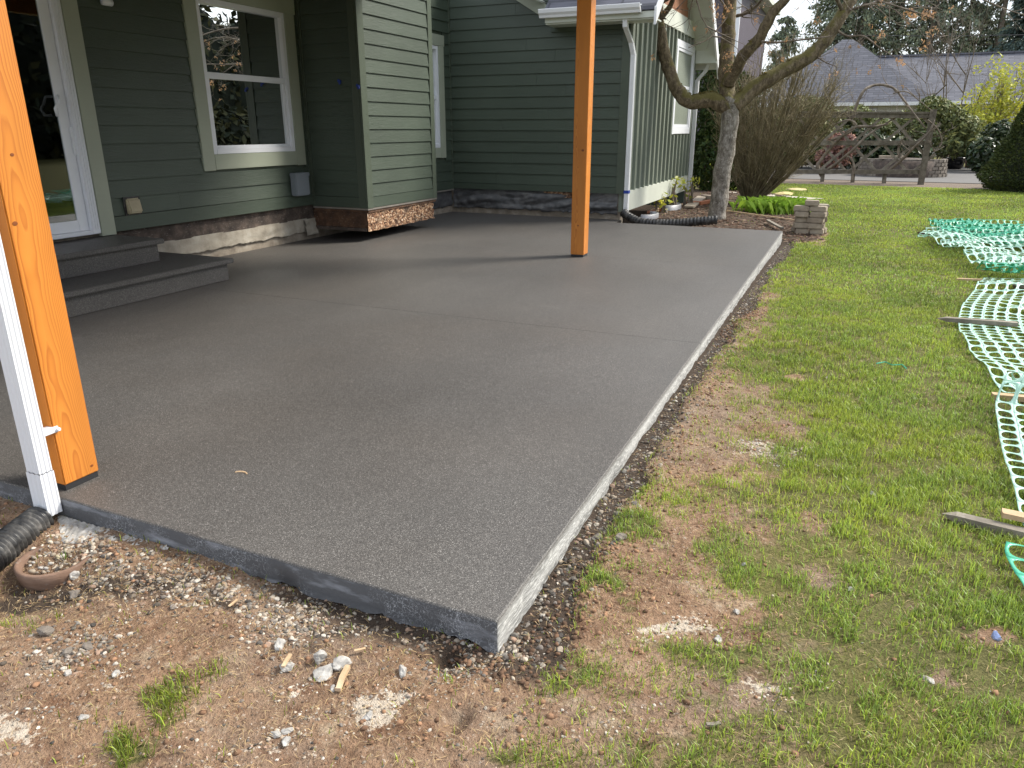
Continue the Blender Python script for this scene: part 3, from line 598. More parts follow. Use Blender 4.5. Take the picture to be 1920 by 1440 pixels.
m = MB(); m.box(XB-.05, XB+.004, YB0+.012, YB1-.005, .355, .385); m.build("sill_board", MAT['browndark'], house)
# rotten strand board edge with a crumbled outline
vs = []; N = 70; K = 8
for i in range(N+1):
    y = YB0+.0+(YB1-.02-YB0)*i/N
    for k in range(K+1):
        z = .125+.232*k/K; 
        if k == 0: z += .012*mnoise.noise((y*9, 0, 0))
        edge = max(0, (i-N+5)/5)*.05*abs(mnoise.noise((k*1.3, 4, 1)))*2
        vs.append((XB-.012+.018*mnoise.noise((y*14, z*16, 2))+.012*mnoise.noise((y*40, z*44, 5)), y-edge, z))
MB().add(vs, [(i*(K+1)+k, (i+1)*(K+1)+k, (i+1)*(K+1)+k+1, i*(K+1)+k+1) for i in range(N) for k in range(K)]).build("rotten_board", MAT['osb'], house)
m = MB(); m.box(XW-.02, XB-.035, YB0+.012, YB1-.04, .13, .37); m.build("floor_box", MAT['browndark'], house)
m = MB(); m.box(XW+.05, XB-.02, YB0-.002, YB0+.01, .17, .352); m.build("rim_board", MAT['browndark'], house)
m = MB(); m.box(XW+.03, XB-.028, YB0-.014, YB0+.008, .128, .165); m.build("ledger_strip", MAT['rim'], house)
m = MB(); m.box(XW+.02, XB-.02, YB0-.010, YB0+.008, .357, .384); m.build("ledger_strip", MAT['browndark'], house)

# recess wall beside the bump-out with the narrow window
WC = frame_of('y', XC); WIN2 = (9.95, 10.99, 1.05, 2.55)
wc = wall_sheet(WC, YB1-.05, YD+.1, .36, 3.5, [WIN2]); lc = levels(.52, .16, 3.5)
siding(wc, WC, YB1, YD-.045, lc, [(WIN2[0]-.16, WIN2[1]+.16, WIN2[2]-.16, WIN2[3]+.16)])
m = MB(); pbox(m, WC, YB1, YD-.045, -.006, .02, .385, .514); m.build("skirt_board", MAT['siding'], wc)
m = MB(); pbox(m, WC, YD-.045, YD-.018, -.006, .026, .385, 3.5); m.build("corner_board", MAT['corner'], wc)
m = MB(); pbox(m, WC, YB1, YD-.02, -.006, .03, .362, .382); m.build("flashing", MAT['flash'], wc)
window(WC, *WIN2, 1.80, .16, MAT['trim'])
# dark wall facing the patio end
WD = frame_of('x', YD)
wd = wall_sheet(WD, XC-.05, XG-.02, .39, 3.9, []); ld = levels(.49, .165, 3.9)
siding(wd, WD, XC+.025, XG-.125, ld, [])
m = MB(); pbox(m, WD, XC+.025, XG-.125, -.006, .02, .395, .484); m.build("skirt_board", MAT['siding'], wd)
m = MB(); pbox(m, WD, XG-.124, XG-.006, -.006, .026, .395, 2.78); m.build("corner_board", MAT['corner'], wd)
m = MB(); pbox(m, WD, -4.45, XG-.006, .018, .034, 2.70, 2.80); m.build("frieze_board", MAT['siding'], wd)
# wing with board and batten facing the lawn
WG = frame_of('y', XG)
wg = MB(); wg.hexa([(XG-.09, YD+.03, .12), (XG, YD+.03, .12), (XG, YG1, .12), (XG-.09, YG1, .12), (XG-.09, YD+.03, 3.2), (XG, YD+.03, 3.2), (XG, YG1, 3.2), (XG-.09, YG1, 3.2)])
wg = wg.build("wing_wall", MAT['sidingv'], house)
m = MB(); m.box(-7.5, XG-.01, YG1-.02, YG1+.06, -.2, 3.1); m.build("wall", MAT['siding'], house)
WIN3 = (14.42, 15.76, 1.36, 2.72)
nb = 16
for k in range(nb):
    y = YD+.16+(YG1-YD-.25)*k/(nb-1)
    segs = sub(.43, 2.96, [(WIN3[2]-.13, WIN3[3]+.13)] if WIN3[0]-.15 < y < WIN3[1]+.15 else [])
    for a, b in segs:
        m = MB(); pbox(m, WG, y-.03, y+.03, -.003, .042, a, b); m.build("batten", MAT['sidingv'], wg)
m = MB(); pbox(m, WG, YD-.0, YG1, -.003, .034, .13, .43); m.build("base_trim", MAT['trimw'], wg, bevel=.003)
m = MB(); pbox(m, WG, YD-.026, YD+.09, -.003, .03, .432, 2.95); m.build("corner_board", MAT['sidingv'], wg, bevel=.003)
m = MB(); pbox(m, WG, YG1-.10, YG1+.01, -.003, .03, .432, 2.95); m.build("corner_board", MAT['sidingv'], wg, bevel=.003)
m = MB(); pbox(m, WG, YD-.02, YG1+.02, -.003, .038, 2.965, 3.24); m.build("belly_band", MAT['trimw'], wg, bevel=.003)
window(WG, *WIN3, 2.08, .12, MAT['white'], grid=True, blinds=True)
# gable boards above the band
RY, RZ, SLP = 13.4, 5.02, .90
def roofz(y): return RZ-SLP*abs(y-RY)
y = 11.3
while y < 15.7:
    top = min(roofz(y), roofz(y+.13))-.10
    if top > 3.3:
        m = MB(); pbox(m, WG, y, y+.125, -.06, .012+.004*random.random(), 3.242, top); m.build("shake", MAT['shake'], wg)
    y += .13
# wing roof: two slopes with overhang, soffit, fascia, gutter
def slope(name, ya, yb, x0, x1, th, mat, dz=0):
    m = MB(); za, zb = roofz(ya)+dz, roofz(yb)+dz
    m.hexa([(x0, ya, za), (x1, ya, za), (x1, yb, zb), (x0, yb, zb), (x0, ya, za+th), (x1, ya, za+th), (x1, yb, zb+th), (x0, yb, zb+th)]); return m.build(name, mat, house)
slope("roof", 10.98, RY-.002, -4.42, -2.78, .05, MAT['roofing'], .03); slope("roof", RY+.002, 16.28, -8, -2.78, .05, MAT['roofing'], .03)
slope("roof", YD+.1, RY-.004, -8, -4.425, .05, MAT['roofing'], .03)
slope("soffit", 11.0, RY-.01, -4.40, -2.80, .025, MAT['trimw'], 0); slope("soffit", RY+.01, 16.26, XG-.2, -2.80, .025, MAT['trimw'], 0)
for ya, yb in ((10.97, RY-.003), (RY+.003, 16.29)):
    m = MB(); za, zb = roofz(ya), roofz(yb); m.hexa([(-2.797, ya, za-.15), (-2.765, ya, za-.15), (-2.765, yb, zb-.15), (-2.797, yb, zb-.15), (-2.797, ya, za+.07), (-2.765, ya, za+.07), (-2.765, yb, zb+.07), (-2.797, yb, zb+.07)]); m.build("bargeboard", MAT['wmetal'], house)
m = MB(); m.box(XG+.04, -2.80, 15.92, 16.27, 2.545, 2.57); m.box(XG+.04, -2.80, 15.90, 15.92, 2.545, 2.80); m.box(-2.802, -2.78, 15.92, 16.27, 2.545, 2.72); m.build("eave_return", MAT['trimw'], house)
m = MB(); m.box(-4.40, -2.80, 11.0, 11.03, 2.78, 2.92); m.box(-4.40, -2.80, 11.03, YD, 2.76, 2.78); m.build("fascia", MAT['trimw'], house)
def gutter(pts, sign):   # K profile along x, prof in (y offset, z)
    pass
prof = [(0, .0), (-.075, .0), (-.085, .03), (-.11, .06), (-.12, .105), (-.115, .112), (-.10, .105), (-.07, .02), (-.005, .02), (-.005, .11)]
m = MB(); n = len(prof); xs = (-4.46, -2.98)
m.add([(x, 10.998+a, 2.84+b) for x in xs for a, b in prof], [(i, i+1, n+i+1, n+i) for i in range(n-1)]+[tuple(range(6)), tuple(range(n+5, n-1, -1))]); m.build("gutter", MAT['wmetal'], house)
# rake board running down the dark wall to the gutter
m = MB(); a = PY(960, -12, YD); b = PY(1024, 36, YD); m.bar((a.x-.5, YD-.05, a.z+.35), (b.x, YD-.05, b.z+.10), .035, .17, (0, 0, 1)); m.build("rake_board", MAT['trim'], house)
m = MB(); m.bar((a.x-.5, YD-.25, a.z+.46), (b.x, YD-.25, b.z+.21), .46, .02, (0, 0, 1)); m.build("soffit", MAT['trimw'], house)
# downspouts of the wing
def spout(pts, wd, dp, name="downspout", parent=house, mat=None, flutes=3):
    """rectangular tube with fluted faces swept along pts (mostly vertical); wd along x, dp along y"""
    sec = []
    def side(a, b, nx, ny):
        k = flutes*4
        for i in range(k):
            t = i/k; e = .0035 if (i % 4 in (1, 2)) and 0 < i < k-1 else 0
            sec.append((a[0]+(b[0]-a[0])*t-nx*e, a[1]+(b[1]-a[1])*t-ny*e))
    hx, hy = wd/2, dp/2
    side((-hx, -hy), (hx, -hy), 0, -1); side((hx, -hy), (hx, hy), 1, 0); side((hx, hy), (-hx, hy), 0, 1); side((-hx, hy), (-hx, -hy), -1, 0)
    n = len(sec); m = MB(); m.add([(p[0]+a, p[1]+b, p[2]) for p in pts for a, b in sec], [(i*n+j, i*n+(j+1) % n, (i+1)*n+(j+1) % n, (i+1)*n+j) for i in range(len(pts)-1) for j in range(n)])
    m.add([(pts[0][0]+a*.92, pts[0][1]+b*.92, pts[0][2]+.01) for a, b in sec], [tuple(range(n))], 0)
    return m.build(name, mat or MAT['wmetal'], parent)
spout([(XG+.045, YD-.0, .06), (XG+.045, YD, 2.35), (XG+.02, YD-.06, 2.5), (XG+.0, YD-.32, 2.68), (XG+.0, YD-.34, 2.85)], .062, .085)
m = MB(); m.box(XG+.005, XG+.082, YD-.046, YD+.046, .405, .45); m.build("tape", MAT['blue'], house)
spout([(XG+.055, YG1+.16, .1), (XG+.055, YG1+.16, 2.25), (XG+.2, YG1+.18, 2.42), (XG+.28, YG1+.19, 2.60)], .07, .085)
m = MB(); m.box(XG+.15, XG+.32, YG1+.12, YG1+.26, 2.56, 2.63); m.build("gutter_outlet", MAT['wmetal'], house)

# wall fittings
m = MB(); m.box(XW+.02, XW+.115, 7.405, 7.655, .565, .825); bx_ = m.build("electrical_box", MAT['grey_box'], house, bevel=.012)
m = MB(); m.box(XW+.02, XW+.125, 7.40, 7.66, .79, .835); m.build("lid", MAT['grey_box'], bx_, bevel=.008)
m = MB(); m.box(XW+.018, XW+.03, 5.045, 5.225, .565, .735); vt = m.build("vent_cover", MAT['black'], house)
m = MB(); y0, y1, z0, z1 = 5.055, 5.215, .57, .725
m.hexa([(XW+.03, y0, z0), (XW+.085, y0+.012, z0+.02), (XW+.085, y1-.012, z0+.02), (XW+.03, y1, z0), (XW+.03, y0, z1), (XW+.055, y0+.012, z1-.01), (XW+.055, y1-.012, z1-.01), (XW+.03, y1, z1)][0:8])
m.build("hood", MAT['tan'], vt, bevel=.012)
p = PX(191, -6, XW)
m = MB(); m.box(XW+.02, XW+.10, p.y-.05, p.y+.05, p.z, p.z+.12); lf = m.build("wall_light", MAT['white'], house, bevel=.02)
m = MB(); m.tube([(XW+.05, p.y-.045, p.z-.045), (XW+.05, p.y+.045, p.z-.045)], .03, 12); m.build("lamp_head", MAT['white'], lf, True)
for (px, py, wn) in ((636, 152, 's'), (671, 161, 'c')):
    q = PY(px, py, YB0-.03); m = MB(); m.obox(q, (.05, .006, .03), Matrix.Rotation(.5, 3, 'Y')); m.obox(q+Vector((.01, -.008, -.018)), (.03, .004, .035), Matrix.Rotation(-.4, 3, 'Y')); m.build("tape", MAT['blue'], house)
# crawl-space window wells at the wing
for i, (yy, rr) in enumerate(((12.75, .26), (14.5, .28))):
    m = MB(); N = 18; vs = []
    for k in range(N+1):
        a = -math.pi/2+math.pi*k/N
        for rr2, zz in ((rr, -.2), (rr, -.03), (rr-.025, -.015), (rr-.035, -.03), (rr-.035, -.2)): vs.append((XG+.02+rr2*.8*math.cos(a), yy+rr2*1.3*math.sin(a), zz))
    m.add(vs, [(k*5+j, (k+1)*5+j, (k+1)*5+j+1, k*5+j+1) for k in range(N) for j in range(4)]); o = m.build("window_well", simple("galvanised_steel", (.30, .30, .31), .45, .2, 8, .1, metal=.5), None, True)
    tag(o, ["grey curved metal window well nearest the corrugated pipe", "grey curved metal window well farther along the wing under the base trim"][i], "window well", "window wells at the wing")

# ------------------------------------------------------------------ patio roof (above the picture) and posts
rf = thing("patio_roof", (-4.3, 4.6, 2.75), "lean-to roof above the patio carried by the orange posts", "roof")
m = MB(); m.hexa([(XW+.03, .6, 3.36), (-2.2, .6, 3.06), (-2.2, 8.3, 3.06), (XW+.03, 8.3, 3.36), (XW+.03, .6, 3.40), (-2.2, .6, 3.10), (-2.2, 8.3, 3.10), (XW+.03, 8.3, 3.40)]); m.build("deck", MAT['roofing'], rf)
m = MB(); m.box(-2.79, -2.65, .7, 8.25, 2.72, 2.95); m.build("beam", MAT['fir'], rf)
for k in range(12):
    y = .75+k*.675; m = MB(); m.hexa([(XW+.05, y, 3.20), (-2.3, y, 2.93), (-2.3, y+.04, 2.93), (XW+.05, y+.04, 3.20), (XW+.05, y, 3.355), (-2.3, y, 3.055), (-2.3, y+.04, 3.055), (XW+.05, y+.04, 3.355)]); m.build("rafter", MAT['fir'], rf)
KN = simple("dark_knot", (.20, .055, .012), .5, .6, 160, .1)
def post(name, cx, cy, sz, label, knots):
    t = thing(name, (cx, cy, 0), label, "post", "orange stained roof posts"); h = sz/2
    m = MB(); m.box(cx-h, cx+h, cy-h, cy+h, .025, 2.715); pst = m.build("shaft", MAT['fir'], t, bevel=.005)
    m = MB(); m.box(cx-h*.93, cx+h*.93, cy-h*.93, cy+h*.93, .001, .024); m.build("standoff_base", MAT['bmetal'], t)
    for face, u, z, r in knots:
        m = MB(); N = 12; vs = []
        for j in range(N):
            a = 2*math.pi*j/N; du, dz = r*1.25*math.cos(a), r*math.sin(a)
            vs.append((cx+h+.0012, cy+u+du, z+dz) if face == 'x' else (cx+u+du, cy-h-.0012, z+dz))
        for j in range(N):
            a = 2*math.pi*j/N; q = vs[j]; vs.append((q[0]-.004, q[1], q[2]) if face == 'x' else (q[0], q[1]+.004, q[2]))
        m.add(vs, [tuple(range(N))]+[(j, (j+1) % N, N+(j+1) % N, N+j) for j in range(N)]); m.build("knot", KN, pst)
    return t
def kn(px, py, r, X=-2.668, c=1.755): q = PX(px, py, X); return ('x', q.y-c, q.z, r)
post("timber_post", -2.744, 1.755, .152, "big orange timber post at the near patio corner beside the white downspout", [kn(22.7, 290, .0055), kn(28, 419, .0075), kn(172, 873, .005)])
def kn2(px, py, r): q = PY(px, py, 7.82); return ('y', q.x+2.71, q.z, r)
post("timber_post", -2.711, 7.895, .152, "slim orange timber post standing in the middle of the patio before the dark wall", [kn2(1093, 282, .012), kn2(1084, 423, .008)])
# near downspout with bracket
ds = thing("downspout", (-2.68, 1.6, -.05), "white fluted downspout strapped to the near orange post", "downspout")
spout([(-2.678, 1.603, -.055), (-2.678, 1.603, .12)], .080, .055, "lower_elbow", ds, MAT['white']); spout([(-2.678, 1.603, .122), (-2.678, 1.603, 2.9)], .075, .05, "pipe", ds, MAT['white'])
q = PX(92, 811, -2.66); m = MB(); m.box(-2.70, -2.664, 1.63, 1.70, q.z-.012, q.z+.012); m.tube([(-2.664, 1.695, q.z), (-2.652, 1.695, q.z)], .008, 8); m.build("strap", MAT['white'], ds, bevel=.002)
# ------------------------------------------------------------------ ground cover
CAMXY = np.array([0., 0.])
def in_view(x, y, margin=.35):
    """keeps only what the camera (or one a step to the side) can see"""
    fx, fy = -math.sin(YAW), math.cos(YAW); d = x*fx+y*fy; s = x*fy-y*fx
    return (d > .55) & (np.abs(s) < d*.78+margin+.25)
def on_slab(x, y): return ((x < -.775) & (x > -6.5) & (y > 1.645) & (y < 11.06)) | ((x < XG+.05) & (y > 1.645) & (y < 16.3))
def hidden_zone(x, y): return on_slab(x, y) | (y > 23.4)
def blades(n_per, x0, x1, y0, y1, wid, length, seed, dens=None, lay=.55):
    r = np.random.default_rng(seed); n = int((x1-x0)*(y1-y0)*n_per); x = r.uniform(x0, x1, n); y = r.uniform(y0, y1, n)
    k = in_view(x, y) & ~hidden_zone(x, y); x, y = x[k], y[k]
    b = np.maximum(bare_f(x, y), np.maximum(trench_f(x, y)*1.0, in_bed(x, y))); cl = fbm(x*13+5, y*13, 2)
    p = (1-b)**1.3*(.22+1.2*sst(.32, .66, cl))*np.maximum(.6+.55*sst(.35, .6, fbm(x*1.1+21, y*1.1+5, 3)), 1.1*sst(3, 7, y)) + .010
    if dens is not None: p = p*dens(x, y)
    k = r.random(len(x)) < p; x, y, b = x[k], y[k], b[k]; n = len(x); z = gh(x, y)-.004
    lush = fbm(x*1.3+40, y*1.3, 3); tuft = ell(x, y, TUFT)
    L = length*(.55+.8*r.random(n))*(.7+.6*lush)*(1-.35*b)*(1+.15*tuft); a = r.uniform(0, 2*np.pi, n); lean = lay*(.3+1.1*r.random(n))
    dx, dy = np.cos(a), np.sin(a); wx, wy = -dy*wid*(.6+.7*r.random(n)), dx*wid*(.6+.7*r.random(n))
    h1, h2 = L*.55*np.cos(lean*.6), L*np.cos(lean)*.9; o1, o2 = L*.5*np.sin(lean*.6), L*np.sin(lean)
    V = np.stack([np.stack([x-wx, y-wy, z], -1), np.stack([x+wx, y+wy, z], -1), np.stack([x+dx*o1-wx*.8, y+dy*o1-wy*.8, z+h1], -1), np.stack([x+dx*o1+wx*.8, y+dy*o1+wy*.8, z+h1], -1), np.stack([x+dx*o2, y+dy*o2, z+h2], -1)], 1)
    i = np.arange(n)[:, None]*5; F = np.concatenate([i+np.array([[0, 1, 3]]), i+np.array([[0, 3, 2]]), i+np.array([[2, 3, 4]])])
    br = np.clip(.48+.33*r.standard_normal(n)+.8*(fbm(x*1.2, y*1.2, 3)-.5), 0, 1); ye = np.clip(.36+.38*r.standard_normal(n)+1.3*(fbm(x*2.1+9, y*2.1, 3)-.5)+.35*b, 0, 1)
    c = np.repeat(np.stack([br, ye, np.zeros(n), np.ones(n)], -1), 5, 0)
    return V.reshape(-1, 3), F, c
def join(parts):
    Vs, Fs, Cs = [], [], []; b = 0
    for V, F, c in parts: Vs.append(V); Fs.append(F+b); Cs.append(c); b += len(V)
    return np.concatenate(Vs), np.concatenate(Fs), np.concatenate(Cs)
far_fade = lambda x, y: 1.0
V, F, c = join([blades(28000, -3.2, 1.9, .5, 4.2, .0014, .043, 1), blades(13000, -.8, 2.6, 4.2, 7.5, .0019, .040, 2), blades(4500, -.9, 4.0, 7.5, 12.0, .0033, .036, 3), blades(1800, -3.4, 7.0, 12.0, 23.4, .006, .036, 4)])
tag(link("grass", npmesh("grass", V, F, MAT['grass'], c)), "short patchy green lawn grass", "grass", kind="stuff")
# dead straw and clippings on the bare soil
def straw(n_per, x0, x1, y0, y1, wid, length, seed):
    r = np.random.default_rng(seed); n = int((x1-x0)*(y1-y0)*n_per); x = r.uniform(x0, x1, n); y = r.uniform(y0, y1, n)
    k = in_view(x, y) & ~hidden_zone(x, y); x, y = x[k], y[k]; b = bare_f(x, y)*(1-trench_f(x, y)*.85)*(1-in_bed(x, y))
    p = (.22+.5*b*sst(.42, .62, fbm(x*3.1+70, y*3.1, 3))); k = r.random(len(x)) < p; x, y = x[k], y[k]; n = len(x); z = gh(x, y)+.003
    a = r.uniform(0, 2*np.pi, n); L = length*(.4+1.0*r.random(n)); dx, dy = np.cos(a)*L/2, np.sin(a)*L/2; wx, wy = -np.sin(a)*wid, np.cos(a)*wid
    t = r.normal(0, .25, n)*L; lift = r.random(n)*.012
    V = np.stack([np.stack([x-dx, y-dy, z-t*.3+.002], -1), np.stack([x-wx, y-wy, z+lift], -1), np.stack([x+dx, y+dy, z+np.abs(t)*.5], -1), np.stack([x+wx, y+wy, z+lift], -1)], 1)
    F = np.arange(n)[:, None]*4; F = np.concatenate([F+np.array([[0, 1, 3]]), F+np.array([[1, 2, 3]])])
    c = np.repeat(np.stack([np.clip(.5+.28*r.standard_normal(n), 0, 1), r.random(n)*.5, np.zeros(n), np.ones(n)], -1), 4, 0); return V.reshape(-1, 3), F, c
V, F, c = join([straw(3800, -3.2, 1.9, .5, 4.2, .0009, .030, 11), straw(2200, -.8, 2.4, 4.2, 8, .0016, .035, 12)])
tag(link("dead_grass", npmesh("dead_grass", V, F, MAT['straw'], c)), "dry straw coloured dead grass over bare soil", "dead grass", kind="stuff")

# stones: vectorised copies of a few lumpy prototypes
def proto(sub, seed, amp=.25):
    bm = bmesh.new(); bmesh.ops.create_icosphere(bm, subdivisions=sub, radius=1); r = random.Random(seed)
    o = Vector((r.random()*50, r.random()*50, r.random()*50)); sx = Vector((1, .6+.4*r.random(), .45+.35*r.random()))
    planes = [Vector((r.gauss(0, 1), r.gauss(0, 1), r.gauss(0, 1))).normalized() for _ in range(9)]
    for v in bm.verts:
        p = v.co.copy(); k = 1+amp*mnoise.noise(p*1.3+o)+amp*.5*mnoise.noise(p*3+o); p *= k
        for q in planes:
            d = p.dot(q)-.66
            if d > 0: p -= q*d*.85
        v.co = Vector((p.x*sx.x, p.y*sx.y, p.z*sx.z))
    bm.verts.ensure_lookup_table(); V = np.array([v.co[:] for v in bm.verts]); F = np.array([[v.index for v in f.verts] for f in bm.faces]); bm.free(); return V, F
def scatter(pos, size, cols, protos, seed, flat=True):
    r = np.random.default_rng(seed); out_ = []; which = r.integers(0, len(protos), len(pos))
    for k, (PV, PF) in enumerate(protos):
        s = which == k; P, Z, Cc = pos[s], size[s], cols[s]; n = len(P)
        if not n: continue
        a = r.uniform(0, 2*np.pi, n); t = r.normal(0, .35, n); ca, sa, ct, st_ = np.cos(a), np.sin(a), np.cos(t), np.sin(t)
        x = PV[:, 0][None]*np.ones((n, 1)); y = PV[None, :, 1]*ct[:, None]-PV[None, :, 2]*st_[:, None]; z = PV[None, :, 1]*st_[:, None]+PV[None, :, 2]*ct[:, None]
        X = x*ca[:, None]-y*sa[:, None]; Y = x*sa[:, None]+y*ca[:, None]
        V = np.stack([X, Y, z], -1)*Z[:, None, None]+P[:, None, :]; F = PF[None]+(np.arange(n)*len(PV))[:, None, None]
        out_.append((V.reshape(-1, 3), F.reshape(-1, 3), np.repeat(Cc, len(PV), 0)))
    return join(out_)
PR1 = [proto(2, s, .3) for s in range(6)]; PR0 = [proto(1, s+20, .3) for s in range(6)]
STC = np.array([[.27, .215, .16], [.37, .31, .24], [.20, .17, .145], [.42, .37, .30], [.30, .20, .14], [.47, .43, .37], [.15, .13, .11]])
def stone_cols(n, r, k=1.0): c = STC[r.integers(0, len(STC), n)]*(.75+.5*r.random((n, 1)))*k; return np.concatenate([np.clip(c, 0, 1), np.ones((n, 1))], 1)
def gauss_line(r, n, pts, sg):
    P = np.array([at_ground(*p)[:2] for p in pts]); t = r.random(n)*(len(P)-1); i = t.astype(int).clip(0, len(P)-2); f = (t-i)[:, None]
    return P[i]*(1-f)+P[i+1]*f+r.normal(0, 1, (n, 2))*sg
r = np.random.default_rng(5)
parts_small, parts_big = [], []
def put(xy, s0, s1, k=1.0, dark=0, big=False, sink=.25):
    x, y = xy[:, 0], xy[:, 1]; kx = ~on_slab(x, y) & (y > .5); x, y = x[kx], y[kx]; n = len(x); s = .95*(s0+(s1-s0)*r.random(n)**2.4)
    cc = stone_cols(n, r, k); 
    if dark: cc[:, :3] *= np.where(r.random((n, 1)) < dark, .35, 1)
    P_ = np.stack([x, y, gh(x, y)+s*(.45-sink-.35*r.random(n))], -1); nr_ = (y < 3.2) & big
    parts_big.append((P_[nr_], s[nr_], cc[nr_])); parts_small.append((P_[~nr_], s[~nr_], cc[~nr_]))
put(gauss_line(r, 650, [(150, 1060), (260, 1085), (360, 1105)], .075), .003, .015, .85, .25, big=True)
put(gauss_line(r, 700, [(330, 1100), (430, 1110), (540, 1150), (620, 1185)], .055), .003, .014, .92, .2, big=True)
put(gauss_line(r, 300, [(470, 1165), (540, 1190), (600, 1170)], .045), .003, .013, 1.05, .15, big=True)
put(gauss_line(r, 520, [(140, 1020), (400, 1085), (650, 1160), (900, 1225)], .045), .004, .011, .8, .4, big=True)
put(gauss_line(r, 200, [(90, 1015), (140, 1030), (170, 1040)], .05), .006, .015, 1.1, big=True)
put(gauss_line(r, 350, [(100, 1200), (150, 1230), (180, 1210)], .06), .004, .012, .9, .3, big=True)
put(gauss_line(r, 260, [(800, 1260), (870, 1255), (930, 1240)], .05), .004, .011, .8, .3, big=True)
put(np.stack([r.uniform(-3, -.3, 2600), r.uniform(.6, 1.6, 2600)], -1), .002, .008, .9, .3)
xs = -.775+r.beta(1.1, 2.6, 1900)*.22; ys = 1.62+r.random(1900)**1.4*9.5
put(np.stack([xs, ys], -1), .005, .017, .8, .5, big=True)
xs = -.775+r.beta(1.2, 2.4, 2600)*.24; ys = 1.62+r.random(2600)*9.5
put(np.stack([xs, ys], -1), .004, .010, .7, .6)
put(np.stack([r.uniform(-.5, .9, 500), r.uniform(1.0, 4.5, 500)], -1), .002, .007, 1.0, .2)
put(gauss_line(r, 300, [(1400, 830), (1440, 850), (1470, 860)], .06), .004, .011, 1.0)
for px_, py_, rx_, ry_, a_ in PALE:
    g0 = at_ground(px_, py_); gx_ = at_ground(px_+rx_, py_)-g0; n_ = int(70*a_); xy_ = np.array([g0.x, g0.y])+r.normal(0, .55, (n_, 1))*np.array([gx_.x, gx_.y])+r.normal(0, .03, (n_, 2)); put(xy_, .002, .008, 1.15, .1, big=True)
pos, sz_, cc = (np.concatenate(q) for q in zip(*parts_big)); V1 = scatter(pos, sz_, cc, PR1, 31)
pos, sz_, cc = (np.concatenate(q) for q in zip(*parts_small)); V0 = scatter(pos, sz_, cc, PR0, 32)
V, F, c = join([V1, V0]); tag(link("gravel", npmesh("gravel", V, F, MAT['gravelm'], c, False)), "mixed tan and grey gravel spilled along the slab edges", "gravel", kind="stuff")
# soil crumbs
n = 9000; xy = np.stack([r.uniform(-3.1, .8, n), r.uniform(.55, 4.2, n)], -1); xy2 = np.stack([-.58+r.normal(0, .05, 3500), r.uniform(1.3, 10.5, 3500)], -1); xy3 = gauss_line(r, 1500, [(1350, 640), (1380, 605), (1420, 580)], .07); xy4 = gauss_line(r, 900, [(820, 1250), (960, 1250), (1080, 1130), (1150, 1000)], .04)
xy = np.concatenate([xy, xy2, xy3, xy4]); x, y = xy.T; pb = bare_f(x, y)+trench_f(x, y); k = (r.random(len(x)) < np.clip(pb, .05, 1)) & ~on_slab(x, y); x, y = x[k], y[k]; n = len(x)
s = .002+.012*r.random(n)**3.5; dk = trench_f(x, y)
cb = np.array([.25, .14, .08])[None]*(.45+.9*r.random((n, 1)))*(1-.55*dk[:, None]); V, F, c = scatter(np.stack([x, y, gh(x, y)+s*.15], -1), s, np.concatenate([cb, np.ones((n, 1))], 1), PR0, 33)
tag(link("dirt", npmesh("dirt", V, F, MAT['dirtclod'], c, True)), "loose brown soil crumbs beside the slab", "dirt", kind="stuff")
# mulch chips in the bed
n = 8000; x = r.uniform(-3.3, -.1, n); y = 10.9+r.random(n)**1.5*9; k = (in_bed(x, y) > .5) & ~on_slab(x, y); x, y = x[k], y[k]; n = len(x); s = .015+.03*r.random(n)**2
cb = np.array([[.10, .05, .03], [.16, .09, .055], [.07, .04, .028], [.24, .17, .12]])[r.integers(0, 4, n)]*(.6+.8*r.random((n, 1)))
PRC = [(pv*np.array([1.3, .45, .3]), pf) for pv, pf in PR0]
V, F, c = scatter(np.stack([x, y, gh(x, y)+.006], -1), s, np.concatenate([cb, np.ones((n, 1))], 1), PRC, 34)
tag(link("mulch", npmesh("mulch", V, F, MAT['mulchm'], c, False)), "reddish brown bark mulch of the bed under the tree", "mulch", kind="stuff")

# ------------------------------------------------------------------ single stones, concrete chunks, wood bits
def chunk(name, px, py, size, mat, label, cat, seed, flat=.7, group=None, sub=3):
    p = at_ground(px, py); bm = bmesh.new(); bmesh.ops.create_icosphere(bm, subdivisions=sub, radius=1); rr = random.Random(seed); o = Vector((seed*3.1, seed*1.7, 0))
    planes = [Vector((rr.gauss(0, 1), rr.gauss(0, 1), rr.gauss(0, .7))).normalized() for _ in range(7)]; rz = Matrix.Rotation(rr.random()*6, 3, 'Z')
    for v in bm.verts:
        q = v.co.copy(); q *= 1+.28*mnoise.noise(q*1.1+o)
        for pl in planes:
            d = q.dot(pl)-.55
            if d > 0: q -= pl*d*.9
        q *= 1+.14*mnoise.noise(q*4+o)+.10*mnoise.noise(q*10+o)
        v.co = rz @ Vector((q.x*size, q.y*size*(.65+.3*rr.random()*0+.15), q.z*size*flat))
    me = bpy.data.meshes.new(name); bm.to_mesh(me); bm.free(); me.materials.append(mat)
    o = link(name, me, None, (p.x, p.y, p.z+size*flat*.45)); return tag(o, label, cat, group)
